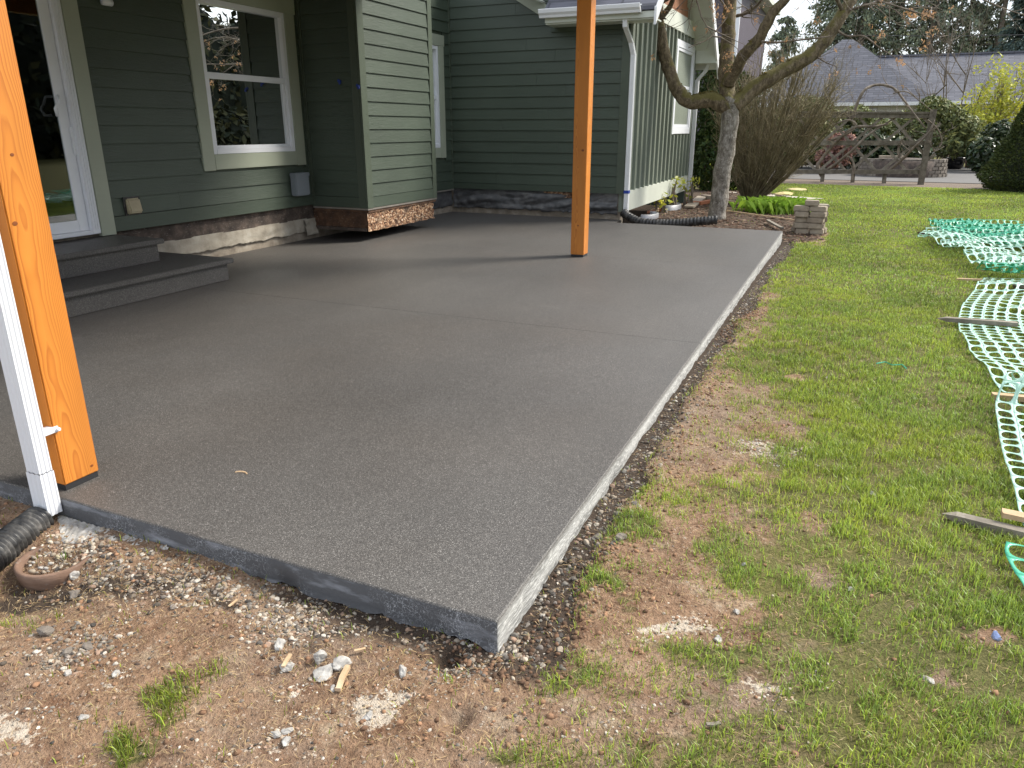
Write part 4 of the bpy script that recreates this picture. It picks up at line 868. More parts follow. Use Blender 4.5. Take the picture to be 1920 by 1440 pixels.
CK = [(525, 1213, .024, .7, "pale grey concrete lump alone in the reddish soil beyond the splinter"), (540, 1255, .026, .5, "grey concrete lump under the brown wood splinter"), (600, 1240, .026, .9, "tallest pale concrete lump beside the flat broken slab piece"),
      (637, 1252, .032, .6, "rounded grey concrete lump beside the pale stick"), (612, 1262, .040, .32, "flat broken concrete piece with a straight edge in the soil"), (755, 1262, .020, .8, "small grey concrete lump on dark soil below the slab front"),
      (625, 1292, .012, .7, "tiny bluish concrete crumb at the stick's lower end"), (140, 1082, .022, .7, "grey concrete lump in the gravel right of the clay ring"), (140, 1120, .026, .6, "dark grey stone at the edge of the left grass tuft"),
      (85, 1190, .026, .8, "dark rounded stone below the left grass tuft"), (165, 1215, .024, .45, "flat brown stone among the left gravel heap"), (130, 1225, .018, .7, "dark pebble under the flat brown stone"), (220, 1265, .016, .6, "pale stone on the chalky patch at left"),
      (157, 1347, .016, .5, "flat light stone in the lower left soil"), (128, 1265, .014, .7, "small grey stone at the left margin soil"), (540, 1372, .018, .5, "white chalky chunk in the lower soil cluster"), (518, 1378, .016, .6, "white crumb left in the chalky cluster"), (536, 1392, .020, .5, "lowest white chalky chunk near the picture bottom"),
      (690, 1345, .02, .3, "white chalky crust over the path of pale dust"), (1380, 1148, .014, .7, "pale stone on the bare patch right of the slab corner"), (1395, 1060, .012, .7, "small light stone in the bare soil above"), (1345, 1200, .018, .5, "bluish grey stone beside the sandy patch"), (1635, 928, .018, .6, "grey stone in the lawn above the pointed stake"),
      (1595, 1107, .014, .6, "white pebble in the lawn below the bare soil"), (1165, 1010, .03, .5, "reddish brown stone lying in the trench beside the slab"), (1550, 710, .014, .6, "small pale stone in the lawn near the netting"), (1740, 1275, .022, .25, "grey flake lying on the lower right lawn"), (1120, 1010, .022, .6, "dark stone in the trench by the reddish one")]
for i, (px, py, s, fl, lb_) in enumerate(CK): chunk("stone" if 'stone' in lb_ or 'pebble' in lb_ else "concrete_chunk", px, py, s, MAT['concrete'] if i < 8 or 'chalk' in lb_ or 'white' in lb_ else MAT['stoneblk'] if 'dark' in lb_ or 'brown' in lb_ else MAT['concrete'], lb_, "stone" if 'stone' in lb_ or 'pebble' in lb_ else "concrete", i+1, fl, "loose stones and concrete lumps")
def stick(name, a, b, wd, th, mat, label, cat="wood", lift=.012, point=False, group=None):
    a = at_ground(*a)+Vector((0, 0, lift)); b = at_ground(*b)+Vector((0, 0, lift)); m = MB(); d = (b-a); L = d.length; d.normalize(); s = d.cross(Vector((0, 0, 1))).normalized(); u = s.cross(d)
    st_ = [(0, .12 if point else .8), (.12 if point else .02, 1), (.5, 1.02), (.98, .97), (1, .9)]; vs = []; rr = random.Random(int(L*1e5))
    for t, k in st_:
        c_ = a+d*L*t+s*rr.uniform(-.004, .004)*(0 if t in (0, 1) else 1)
        for x_, y_ in ((-1, -1), (1, -1), (1, 1), (-1, 1)): vs.append(c_+s*x_*wd/2*k+u*y_*th/2*(k if point else 1))
    n = len(st_); fs = [(i*4+j, i*4+(j+1) % 4, (i+1)*4+(j+1) % 4, (i+1)*4+j) for i in range(n-1) for j in range(4)]+[(3, 2, 1, 0), tuple((n-1)*4+j for j in range(4))]
    return m.add(vs, fs).build(name, mat, label=label, cat=cat, group=group)
stick("wood_stick", (655, 1256), (632, 1300), .014, .012, MAT['newwood'], "short pale wood stick leaning against the broken concrete")
stick("wood_splinter", (546, 1243), (533, 1267), .010, .006, MAT['newwood'], "small pointed brown splinter on a concrete lump", lift=.03)
stick("wood_splinter", (665, 1226), (686, 1224), .008, .005, MAT['newwood'], "thin pale splinter lying level on reddish soil")
stick("wood_splinter", (1325, 1367), (1350, 1363), .010, .005, MAT['oldwood'], "grey chip of wood in the lower grass")
stick("wood_splinter", (430, 1143), (446, 1130), .006, .004, MAT['newwood'], "thin light splinter among the gravel below the slab front")
# blue crumpled wrapper
chunk("litter_scrap", 1866, 1196, .016, simple("blue_white_wrapper", (.25, .32, .55), .4, .6, 60, .2), "small crumpled blue wrapper in the right lawn", "litter", 77, .9)

# ------------------------------------------------------------------ corrugated pipes and clay ring
def corrugated(name, pts, rad, pitch, label, flare=0):
    P = [Vector(p) for p in pts]; dense = []
    for i in range(len(P)-1):       # Catmull-Rom
        p0, p1, p2, p3 = P[max(i-1, 0)], P[i], P[i+1], P[min(i+2, len(P)-1)]; n = max(4, int((p2-p1).length/(pitch/5)))
        for k in range(n): t = k/n; dense.append(.5*((2*p1)+(p2-p0)*t+(2*p0-5*p1+4*p2-p3)*t*t+(3*p1-p0-3*p2+p3)*t**3))
    dense.append(P[-1]); L = 0; rr = []
    for i, q in enumerate(dense):
        if i: L += (q-dense[i-1]).length
        ph = (L/pitch) % 1; rr.append(rad*(1 if ph < .55 else .86))
    m = MB(); m.tube(dense, rr, 20, caps=False); m.tube([dense[i] for i in range(len(dense))], [x-.006 for x in rr], 16, caps=False)
    return m.build(name, MAT['black'], smooth=True, label=label, cat="pipe", group="black corrugated drain pipes")
corrugated("drain_pipe", [PZ(-190, 1165, -.10), PZ(-90, 1100, -.09), PZ(-5, 1036, -.08), PZ(74, 975, -.07)], .060, .020, "black corrugated drain pipe by the white downspout and clay ring")
q1, q2, q3, q4 = PY(1178, 406, 11.32), PY(1205, 417, 11.24), PY(1262, 419, 11.24), PY(1345, 412, 11.32)
corrugated("drain_pipe", [PY(1169, 398, 11.36), q1, q2, q3, PY(1310, 415, 11.27), q4], .068, .05, "black corrugated drain pipe lying along the far slab edge by the tree")
c_ = PZ(102, 1046, -.103); clay = thing("clay_ring", (c_.x, c_.y, c_.z-.08), "brown clay drain rim sunk in gravel beside the corrugated pipe", "drain")
m = MB(); m.lathe((c_.x, c_.y, c_.z), [(.105, -.09), (.118, -.045), (.122, -.03), (.125, .0), (.118, .004), (.108, .0), (.106, -.03), (.10, -.05), (.0, -.05)], 40); m.build("rim", MAT['clay'], clay, True)
for i in range(46):
    a = random.random()*6.283; q = .095*math.sqrt(random.random()); PV, PF = PR1[i % 6]; s = .006+.008*random.random()
    mb = MB(); mb.add([(c_.x+q*math.cos(a)+v[0]*s, c_.y+q*math.sin(a)+v[1]*s, c_.z-.014-.02*(math.cos(a)+1)*.3+v[2]*s) for v in PV], [tuple(f) for f in PF]); mb.build("pebble", [MAT['found'], MAT['concrete'], MAT['tan'], MAT['paver']][i % 4], clay, True)
m = MB()
for k in range(3):
    a = k*2.1; b0 = Vector((c_.x+.01, c_.y+.03, c_.z-.03)); m.add([b0+Vector((-.003, 0, 0)), b0+Vector((.003, 0, 0)), b0+Vector((.003+.008*math.cos(a), .008*math.sin(a), .03)), b0+Vector((-.002+.012*math.cos(a), .014*math.sin(a), .052))], [(0, 1, 2, 3)])
me_ = m.build("weed_shoot", simple("fresh_green_shoot", (.18, .33, .04), .5), label="green weed shoot growing inside the clay ring", cat="plant")
# ------------------------------------------------------------------ plastic safety fence lying on the lawn, with stakes
def net(name, edge, width, mat, label, cu=.082, cv=.105, wave=.02, fold=None, turn=0.0, seed=0, hole=.855):
    E_ = [Vector((*e, 0)) for e in edge]; dense = []
    for i in range(len(E_)-1):
        p0, p1, p2, p3 = E_[max(i-1, 0)], E_[i], E_[i+1], E_[min(i+2, len(E_)-1)]
        for k in range(12): t = k/12; dense.append(.5*((2*p1)+(p2-p0)*t+(2*p0-5*p1+4*p2-p3)*t*t+(3*p1-p0-3*p2+p3)*t**3))
    dense.append(E_[-1]); acc = [0]
    for i in range(1, len(dense)): acc.append(acc[-1]+(dense[i]-dense[i-1]).length)
    acc = np.array(acc); DX = np.array([p.x for p in dense]); DY = np.array([p.y for p in dense]); L = acc[-1]; nv = int(L/cv); nu = int(width/cu)
    NA = 16; ang = np.arange(NA)*2*np.pi/NA; cs, sn = np.cos(ang), np.sin(ang); mxx = np.maximum(np.abs(cs), np.abs(sn)); ox, oy = cs/mxx*.5, sn/mxx*.5
    pw = .75; ix, iy = np.sign(cs)*np.abs(cs)**pw*.5*hole*.90, np.sign(sn)*np.abs(sn)**pw*.5*hole
    U, Vv = np.meshgrid(np.arange(nu), np.arange(nv)); U = U.ravel(); Vv = Vv.ravel(); nc = len(U)
    u = np.concatenate([(U[:, None]+.5+ox[None]), (U[:, None]+.5+ix[None])], 1)*cu; v = np.concatenate([(Vv[:, None]+.5+oy[None]), (Vv[:, None]+.5+iy[None])], 1)*cv
    ex = np.interp(v, acc, DX); ey = np.interp(v, acc, DY)
    wob = fbm(v*1.7+seed, u*.9+seed, 3)-.5
    X = ex+u*math.cos(turn)+.10*wob*(u/width); Y = ey+u*math.sin(turn)+.16*(fbm(v*.8+3+seed, u*1.3, 2)-.5)
    Z = gh(X, Y)+.028+wave*(np.maximum(0, fbm(v*2.6+seed*3, u*2.2, 3)-.42)*3.2+.25*np.sin(v*5+u*3+seed)**2)
    if fold is not None: X, Y, Z = fold(X, Y, Z, u, v)
    Vt = np.stack([X, Y, Z], -1).reshape(-1, 3); j = np.arange(NA); j2 = (j+1) % NA; q = np.stack([j, j2, j2+NA, j+NA], -1)
    F = (q[None]+(np.arange(nc)*2*NA)[:, None, None]).reshape(-1, 4)
    o = link(name, npmesh(name, Vt, F, mat, None, True)); md = o.modifiers.new("thickness", 'SOLIDIFY'); md.thickness = .0015
    return tag(o, label, "safety netting", "green plastic safety netting")
def gp(px, py): q = at_ground(px, py); return (q.x, q.y)
def f_low(X, Y, Z, u, v): return X, Y, Z+.05*np.exp(-((v-.75)/.12)**2)
net("safety_netting", [(.70, 1.9), gp(1925, 1135), gp(1895, 1085), gp(1880, 1050), gp(1888, 1020)], .9, MAT['netg'], "nearest green netting end below the pointed stake at the right edge", wave=.012, turn=-.12, cu=.10, cv=.10, seed=1)
def f_mid(X, Y, Z, u, v):
    L = v.max(); t = np.clip((v-(L-.30))/.30, 0, 1); return X, Y-.12*t, Z+.14*np.sin(t*2.6)
net("safety_netting", [gp(1915, 1000), gp(1902, 950), gp(1878, 870), gp(1866, 800), gp(1862, 765), gp(1885, 735)], 1.1, MAT['net_sheen'], "pale sheen-tinted netting strip above the pointed stake with its end curled up", wave=.022, turn=-.05, seed=2, fold=f_mid)
def f_up(X, Y, Z, u, v):
    return X, Y, Z+.07*np.exp(-((v-2.25-.5*(u-.4))/.10)**2)*sst(.1, .5, u)+.05*np.exp(-((v-3.3)/.12)**2)
net("safety_netting", [gp(1878, 742), gp(1848, 712), gp(1815, 668), gp(1797, 625), gp(1800, 588), gp(1822, 556), gp(1845, 524)], 1.35, MAT['net_sheen'], "broad sheen-tinted netting sheet in the middle crossed by a weathered stake", wave=.03, turn=.02, seed=3, fold=f_up)
def f_heap(X, Y, Z, u, v):
    return X+.05*np.sin(v*7), Y+.10*np.sin(v*9+u*2), Z+.06+.10*np.abs(np.sin(v*6.3+u*1.1))*(.4+.6*np.sin(u*3+1)**2)
net("safety_netting", [gp(1840, 522), gp(1800, 496), gp(1760, 478), gp(1724, 464), gp(1732, 452), gp(1752, 447)], 1.9, MAT['net_sheen'], "crumpled far heap of sheen-tinted netting lying in folds on the lawn", wave=.05, turn=.12, seed=4, fold=f_heap, cu=.085)
def f_far(X, Y, Z, u, v): return X, Y, Z+.05+.10*np.abs(np.sin(v*8+u*2))
net("safety_netting", [gp(1765, 462), gp(1752, 446), gp(1742, 436), gp(1735, 430)], 2.2, MAT['netg'], "farthest green netting fold curling up at its free end", wave=.05, turn=-.16, seed=5, fold=f_far)
def f_rib(X, Y, Z, u, v): return X, Y, Z+.07+.05*np.sin(v*9+u*5)
net("safety_netting", [gp(1842, 530), gp(1832, 519), gp(1826, 512)], 1.2, MAT['netg'], "green upturned netting band between the middle sheet and the far heap", wave=.05, turn=-.08, seed=6, fold=f_rib)
net("safety_netting", [gp(1792, 474), gp(1770, 463), gp(1756, 452)], 1.6, MAT['netg'], "green fold of netting inside the crumpled far heap", wave=.06, turn=.03, seed=8, fold=f_heap)
stick("wooden_stake", (1765, 972), (1990, 1028), .042, .030, MAT['oldwood'], "pointed grey wooden stake on the grass at the right", "stake", .02, True, "stakes of the safety netting")
stick("wooden_stake", (1872, 985), (1990, 1012), .045, .02, MAT['newwood'], "brown wooden stake lying over the pointed grey one", "stake", .055, False, "stakes of the safety netting")
stick("wooden_stake", (1858, 748), (1990, 760), .045, .03, MAT['newwood'], "short brown stake under the curled netting end", "stake", .02, False, "stakes of the safety netting")
stick("wooden_stake", (1755, 609), (1905, 620), .05, .03, MAT['oldwood'], "long weathered stake sticking out of the middle netting sheet", "stake", .05, True, "stakes of the safety netting")
stick("wooden_stake", (1792, 527), (1846, 529), .035, .02, MAT['newwood'], "thin pale stake at the lower edge of the far netting heap", "stake", .02, True, "stakes of the safety netting")
stick("wooden_stake", (1718, 440), (1756, 443), .05, .03, MAT['browndark'], "dark stake end beside the farthest netting fold", "stake", .03, True, "stakes of the safety netting")
m = MB(); q = [at_ground(*p)+Vector((0, 0, .03)) for p in ((1642, 690), (1658, 687), (1672, 693), (1690, 692), (1698, 700))]; m.tube(q, .004, 5); m.build("green_string", MAT['netg'], label="bright green bit of string lying in the middle lawn", cat="string")
# timber off-cut lying in the netting
chunk("wood_stump", 1915, 545, .10, MAT['oldwood'], "dark chunk of wood lying in the netting at the right edge", "wood", 91, .5)

# pale arc scuff on the slab, built as a thin raised chip
q = PZ(450, 888, .003); m = MB(); N = 14; vs = []
for k in range(N+1):
    a = .4+2.6*k/N; wd = .006*math.sin(math.pi*k/N)+.001
    for rr_, zz in ((.030-wd, .001), (.030+wd, .001), (.030+wd*.6, .004), (.030-wd*.6, .004)): vs.append((q.x+rr_*math.cos(a), q.y+rr_*.7*math.sin(a), zz))
m.add(vs, [(k*4+j, (k+1)*4+j, (k+1)*4+(j+1) % 4, k*4+(j+1) % 4) for k in range(N) for j in range(4)]); m.build("slab_scuff", MAT['newwood'], label="pale curved scuff mark on the near left slab", cat="flake")
# ------------------------------------------------------------------ plants
def crom(P, n=8):
    P = [Vector(p) for p in P]; out_ = []
    for i in range(len(P)-1):
        p0, p1, p2, p3 = P[max(i-1, 0)], P[i], P[i+1], P[min(i+2, len(P)-1)]
        for k in range(n): t = k/n; out_.append(.5*((2*p1)+(p2-p0)*t+(2*p0-5*p1+4*p2-p3)*t*t+(3*p1-p0-3*p2+p3)*t**3))
    return out_+[P[-1]]
def limb(mb, P, r0, r1, n=12, amp=.12, seed=0, sides=14):
    C = crom(P, n); k = len(C); rad = [(r0+(r1-r0)*(i/(k-1)))*(1+amp*mnoise.noise((i*.35, seed, 0))) for i in range(k)]
    C = [c+Vector((mnoise.noise((i*.3, seed, 1)), mnoise.noise((i*.3, seed, 2)), mnoise.noise((i*.3, seed, 3))))*r0*.15*(0 < i < k-1) for i, c in enumerate(C)]
    b = len(mb.v); mb.tube(C, rad, sides)
    for i in range(b, len(mb.v)):
        v = Vector(mb.v[i]); mb.v[i] = tuple(v+Vector((mnoise.noise(v*9), mnoise.noise(v*9+Vector((5, 0, 0))), mnoise.noise(v*9+Vector((0, 5, 0)))))*r0*.10)
    return C, rad
def grow(mb, p, d, L, r, depth, rng, wander=.3, up=.05, kids=(2, 4), ratio=.62, tips=None, sides=4):
    n = 5; P = [Vector(p)]; d = Vector(d).normalized()
    for i in range(n):
        d = (d+Vector((rng.gauss(0, 1), rng.gauss(0, 1), rng.gauss(0, 1)))*wander*.35+Vector((0, 0, up))).normalized(); P.append(P[-1]+d*L/n)
    mb.tube(P, [max(r*(1-.75*i/n), .0016) for i in range(n+1)], sides if depth > 0 else 3, caps=False)
    if tips is not None and depth == 0: tips.append((P[-1], d))
    if depth > 0:
        for k in range(rng.randint(*kids)):
            i = rng.randint(1, n); q = P[i]; nd = (d+Vector((rng.gauss(0, 1), rng.gauss(0, 1), rng.gauss(0, 1)))*.65).normalized()
            grow(mb, q, nd, L*ratio*rng.uniform(.7, 1.2), r*.55, depth-1, rng, wander, up, kids, ratio, tips, sides)
def leafcloud(blobs, size, seed, mode='vol', aspect=.5, droop=0.0, lum=.5):
    """blobs: (centre, radii, count). returns V, F, colour of diamond leaves with light clumps"""
    r = np.random.default_rng(seed); Vs, Cs = [], []
    for c, rad, n in blobs:
        d = r.standard_normal((n, 3)); d /= np.linalg.norm(d, axis=1)[:, None]; rr = r.random(n)**(.33 if mode == 'vol' else .12)
        lump = 1+.22*(fbm(d[:, 0]*3+seed, d[:, 1]*3+d[:, 2]*2.3, 3)-.5)*2
        p = np.array(c)+d*np.array(rad)*(rr*lump)[:, None]
        nrm = d*.6+r.standard_normal((n, 3))*.6+np.array([0, 0, .35]); nrm /= np.linalg.norm(nrm, axis=1)[:, None]
        t = np.cross(nrm, r.standard_normal((n, 3))); t[:, 2] -= droop; t /= np.linalg.norm(t, axis=1)[:, None]; b = np.cross(nrm, t)
        s = size*(.55+.9*r.random(n))[:, None]
        Vs.append(np.stack([p-t*s, p+b*s*aspect, p+t*s, p-b*s*aspect], 1)); br = np.clip(lum+.22*r.standard_normal(n)+.5*(fbm(p[:, 0]*2/max(rad[0], .2)+3, p[:, 2]*2/max(rad[2], .2)+p[:, 1], 3)-.5), 0, 1)
        Cs.append(np.stack([br, np.clip(.3+.35*r.standard_normal(n), 0, 1), 0*br, 1+0*br], -1))
    V = np.concatenate(Vs); n = len(V); F = np.arange(n*4).reshape(n, 4); return V.reshape(-1, 3), F, np.repeat(np.concatenate(Cs), 4, 0)
def leaf_obj(name, data, mat, parent): V, F, c = data; o = ORG[parent.name]; return link(name, npmesh(name, V-np.array(o), F, mat, c), parent)

# the garden tree beside the patio
tb = at_ground(1347, 410); TY = tb.y
tree = thing("garden_tree", tb, "bare mossy tree with low spreading limbs behind the patio corner", "tree")
m = MB(); tr = [tb+Vector((-.05, 0, -.15)), tb+Vector((-.03, 0, .05)), PY(1352, 340, TY), PY(1363, 270, TY), PY(1370, 215, TY), PY(1372, 185, TY)]
limb(m, tr, .150, .132, 8, .08, 1, 18); m.build("trunk", MAT['bark'], tree, True)
limbs = [
    ([PY(1372, 205, TY), PY(1335, 187, TY-.05), PY(1293, 190, TY-.15), PY(1268, 165, TY-.2), PY(1248, 110, TY-.25), PY(1237, 50, TY-.3), PY(1230, -10, TY-.3), PY(1222, -120, TY-.2), PY(1190, -260, TY-.2)], .135, .06, 2),
    ([PY(1368, 195, TY), PY(1361, 150, TY+.1), PY(1364, 90, TY+.2), PY(1368, 20, TY+.3), PY(1372, -60, TY+.3), PY(1360, -220, TY+.3)], .135, .08, 3),
    ([PY(1366, 158, TY), PY(1392, 108, TY-.2), PY(1425, 70, TY-.35), PY(1448, 25, TY-.5), PY(1480, -15, TY-.6), PY(1500, -120, TY-.7)], .10, .055, 4),
    ([PY(1374, 200, TY), PY(1410, 168, TY+.15), PY(1465, 135, TY+.3), PY(1530, 95, TY+.5), PY(1570, 40, TY+.6), PY(1600, -8, TY+.7), PY(1650, -120, TY+.8)], .14, .075, 5),
    ([PY(1242, 30, TY-.3), PY(1256, 12, TY-.4), PY(1268, -15, TY-.5)], .05, .03, 6)]
centre = []
for P, a, b, sd_ in limbs:
    m = MB(); C, rad = limb(m, P, a, b, 8, .10, sd_); m.build("limb", MAT['limbbark'], tree, True); centre.append((C, rad))
rng = random.Random(21); tips = []
def twigset(P, r0, r1, sub_n, L, seed, sides=5):
    m = MB(); C = crom(P, 6); k = len(C); m.tube(C, [r0+(r1-r0)*i/(k-1) for i in range(k)], sides, caps=False); rr = random.Random(seed)
    for i in range(sub_n):
        j = rr.randint(2, k-1); d = (C[j]-C[j-1]).normalized(); grow(m, C[j], d+Vector((rr.gauss(0, .6), rr.gauss(0, .6), rr.gauss(0, .6))), L*rr.uniform(.5, 1.2), r1*.8, 2, rr, .55, .0, (1, 3), .6, tips)
    m.build("twig", MAT['twig'], tree, True)
twigset([PY(1425, 77, TY-.35), PY(1450, 80, TY-.6), PY(1500, 75, TY-.9), PY(1560, 68, TY-1.2)], .022, .008, 9, .35, 1)
twigset([PY(1382, 30, TY+.2), PY(1405, 22, TY), PY(1430, -2, TY-.2)], .03, .015, 9, .4, 2)
twigset([PY(1568, 56, TY+.6), PY(1590, 68, TY+.4), PY(1620, 68, TY+.2), PY(1650, 90, TY), PY(1680, 108, TY-.1)], .02, .006, 12, .35, 3)
twigset([PY(1590, 20, TY+.6), PY(1630, 8, TY+.5), PY(1700, -10, TY+.4)], .025, .012, 13, .55, 4)
twigset([PY(1248, 35, TY-.3), PY(1215, 28, TY-.5), PY(1180, 22, TY-.7), PY(1145, 36, TY-.9)], .016, .005, 9, .3, 5)
twigset([PY(1365, 30, TY+.2), PY(1345, 55, TY), PY(1325, 75, TY-.2), PY(1290, 90, TY-.4)], .014, .005, 9, .3, 6)
twigset([PY(1530, 105, TY+.5), PY(1545, 115, TY+.3), PY(1560, 122, TY+.2)], .014, .006, 10, .3, 7)
twigset([PY(1480, -15, TY-.5), PY(1540, -20, TY-.8), PY(1640, 0, TY-1.1), PY(1740, 30, TY-1.3)], .022, .008, 15, .5, 8)
twigset([PY(1700, -25, TY-.2), PY(1800, -15, TY-.3), PY(1880, 15, TY-.5), PY(1925, 30, TY-.6)], .015, .006, 9, .4, 9)
twigset([PY(1238, 45, TY-.3), PY(1180, -20, TY-.6), PY(1120, -30, TY-.8), PY(1060, 0, TY-1)], .02, .006, 10, .35, 10)
twigset([PY(1365, 20, TY), PY(1340, -10, TY-.2), PY(1300, -10, TY-.5), PY(1270, 15, TY-.7)], .015, .006, 10, .35, 12)
for k in range(14):   # upper crown above the picture
    C, rad = centre[k % 4]; j = rng.randint(int(len(C)*.72), len(C)-1); m = MB()
    grow(m, C[j], Vector((rng.gauss(0, .7), rng.gauss(0, .7), .6)), 1.5, .04, 3, rng, .35, .06, (2, 4), .62); m.build("branch", MAT['twig'], tree, True)
# dried seed clusters hanging at the tips
blobs = []
rng.shuffle(tips)
for p, d in tips[:60]: blobs.append((tuple(p+Vector((0, 0, -.03))), (.035, .035, .05), 7))
for px, py, yy, n in ((1366, 105, -.4, 26), (1364, 128, -.4, 26), (1366, 12, -.2, 30), (1340, 15, -.3, 30), (1350, 30, -.3, 20), (1740, 28, -1.3, 60), (1706, 28, -1.2, 50), (1748, 60, -1.2, 20), (1690, 115, -.1, 30), (1650, 65, 0, 20), (1735, 85, -.8, 20), (1145, 34, -.9, 20), (1190, 15, -.7, 24), (1240, 20, -.6, 24), (1530, 40, .2, 24)):
    blobs.append((tuple(PY(px, py, TY+yy)), (.09, .09, .08), n))
leaf_obj("seed_clusters", leafcloud(blobs, .024, 3, aspect=.4, droop=.5), MAT['samara'], tree)
# moss cushions along the limb tops
mb_, n = [], 0
for (C, rad), hi in zip(centre[:4], (.55, .3, .35, .6)):
    for i in range(2, int(len(C)*hi)):
        if rng.random() < .75: mb_.append((tuple(C[i]+Vector((rng.gauss(0, .02), rng.gauss(0, .03), rad[i]*.92))), (.05, .05, .02), 60))
leaf_obj("moss", leafcloud(mb_, .012, 8, aspect=.6), MAT['moss'], tree)

# bare multi-stemmed shrub
bb = at_ground(1408, 378); shrub = thing("bare_shrub", bb, "large vase shaped bare shrub right of the tree trunk", "shrub"); rng = random.Random(4)
m = MB(); m2 = MB(); cx = Vector((0.45, .9, 0)).normalized()
for i in range(105):
    a = rng.uniform(0, 6.283); s = rng.random()**.5; H = 2.2+.75*(1-s)+rng.uniform(-.3, .3); ox = math.cos(a)*s*1.35+.42; oy = math.sin(a)*s*1.0
    b0 = bb+Vector((math.cos(a)*.13*s, math.sin(a)*.13, -.03)); top = bb+Vector((ox, oy, H*(1-.28*s*s))); mid = b0.lerp(top, .5)+Vector((ox*.02, oy*.02, -.02-.10*s)); C = crom([b0, mid, top], 6)
    m.tube(C, [.017*(1-.8*j/(len(C)-1))+.003 for j in range(len(C))], 5, caps=False)
    for k in range(13):
        j = rng.randint(3, len(C)-1); d = (C[j]-C[j-1]).normalized(); grow(m2, C[j], d+Vector((rng.gauss(0, .5), rng.gauss(0, .5), .15)), rng.uniform(.3, .65), .0065, 1, rng, .5, .06, (2, 4), .6, None, 3)
m.build("stems", m_stain("olive_brown_stem", [(.07, .055, .03), (.13, .11, .06), (.21, .18, .11)], 5), shrub, True); m2.build("twigs", m_stain("olive_twig", [(.10, .08, .045), (.22, .18, .10), (.38, .32, .20)], 5), shrub)

def bush(name, base, blobs, size, mat, label, cat="shrub", seed=1, mode='vol', stems=0, aspect=.5, lum=.5, group=None):
    t = thing(name, base, label, cat, group); base = Vector(base)
    leaf_obj("crown", leafcloud([((base.x+c[0], base.y+c[1], base.z+c[2]), rd, n) for c, rd, n in blobs], size, seed, mode, aspect, 0, lum), mat, t)
    m = MB(); rr = random.Random(seed)
    for i in range(max(3, stems)):
        c, rd, n = blobs[i % len(blobs)]; q = base+Vector((rr.gauss(0, .06), rr.gauss(0, .06), -.05)); e = base+Vector((c[0]+rr.gauss(0, rd[0]*.4), c[1]+rr.gauss(0, rd[1]*.4), c[2]+rr.uniform(-.2, .5)*rd[2])); m.tube(crom([q, q.lerp(e, .5)+Vector((rr.gauss(0, .05), rr.gauss(0, .05), .05)), e], 4), [.03*(1-.09*j) for j in range(9)], 5, caps=False)
    m.build("trunk", MAT['twig'], t, True); return t
ML = dict(arb=m_leaf("arborvitae_sprays", (.025, .055, .012), .7, .1), rhodo=m_leaf("rhododendron_leaves", (.13, .16, .07), .55, .1, .5, .25), dark=m_leaf("dark_glossy_leaves", (.018, .04, .016), .4, .05, .5, .5), box_=m_leaf("boxwood_leaves", (.022, .05, .012), .5, .1), spruce=m_leaf("spruce_needles", (.045, .068, .02), .8, .05, .5), red=m_leaf("reddish_leaves", (.22, .125, .115), .6, .2), yel=m_leaf("yellow_green_leaves", (.34, .38, .06), .5, .35, .35), lime=m_leaf("lime_spring_leaves", (.19, .33, .04), .5, .35, .35), conif=m_leaf("conifer_sprays", (.14, .175, .125), .8, .1, .5), blue=m_leaf("blue_spruce_sprays", (.055, .085, .078), .8, .05, .5), potted=m_leaf("potted_shrub_leaves", (.12, .14, .035), .5, .2))  # far conifer leaves lightened: distance haze put into their colour
# arborvitae column behind the wing
ab = at_ground(1336, 340); ab = Vector((PY(1336, 330, 19.6).x, 19.6, gh(-2.5, 19.6)))
bush("arborvitae", ab, [((0, 0, .8), (.52, .5, .9), 6000), ((.02, 0, 1.9), (.48, .48, .9), 6000), ((-.05, 0, 2.7), (.36, .36, .65), 3500), ((.5, .6, .9), (.45, .5, 1.0), 3500), ((.45, .5, 2.0), (.4, .4, .75), 3000), ((-.6, .3, 1.5), (.5, .5, 1.6), 4500)], .05, ML['arb'], "dense dark green arborvitae between the wing corner and the tree", "evergreen", 5, 'shell', aspect=.4)
# young leafy plants and stakes in the bed
for k, (px, py, hpx, lb_) in enumerate(((1262, 392, 60, "small yellow leaved plant at the wing base trim"), (1292, 385, 55, "yellow green seedling among broken boards"), (1328, 345, 35, "yellow green sapling leaves beside the tree trunk"), (1240, 398, 30, "low yellow green sprout near the drain pipe"), (1312, 352, 40, "spindly green sapling below the green stakes"))):
    b0 = at_ground(px, py); s = hpx*b0.y/1394
    bush("sapling", b0, [((.05, 0, s*.8), (.16, .16, .13), 22), ((-.1, .05, s*.55), (.14, .14, .1), 14), ((.0, -.05, s*.3), (.1, .1, .1), 8)], .045, ML['yel'], lb_, "plant", 20+k, group="young plants in the bed", stems=4)
for k, (px, py0, py1) in enumerate(((1302, 238, 345), (1313, 240, 340))):
    a = at_ground(px-3, py1); b = PY(px, py0, a.y); m = MB(); m.tube([a, b], .012, 8); m.build("garden_stake", simple("green_coated_stake", (.02, .10, .07), .5), label=["thin green garden stake nearest the white corner downspout", "thin green garden stake just left of the tree trunk"][k], cat="stake", group="green garden stakes", smooth=True)
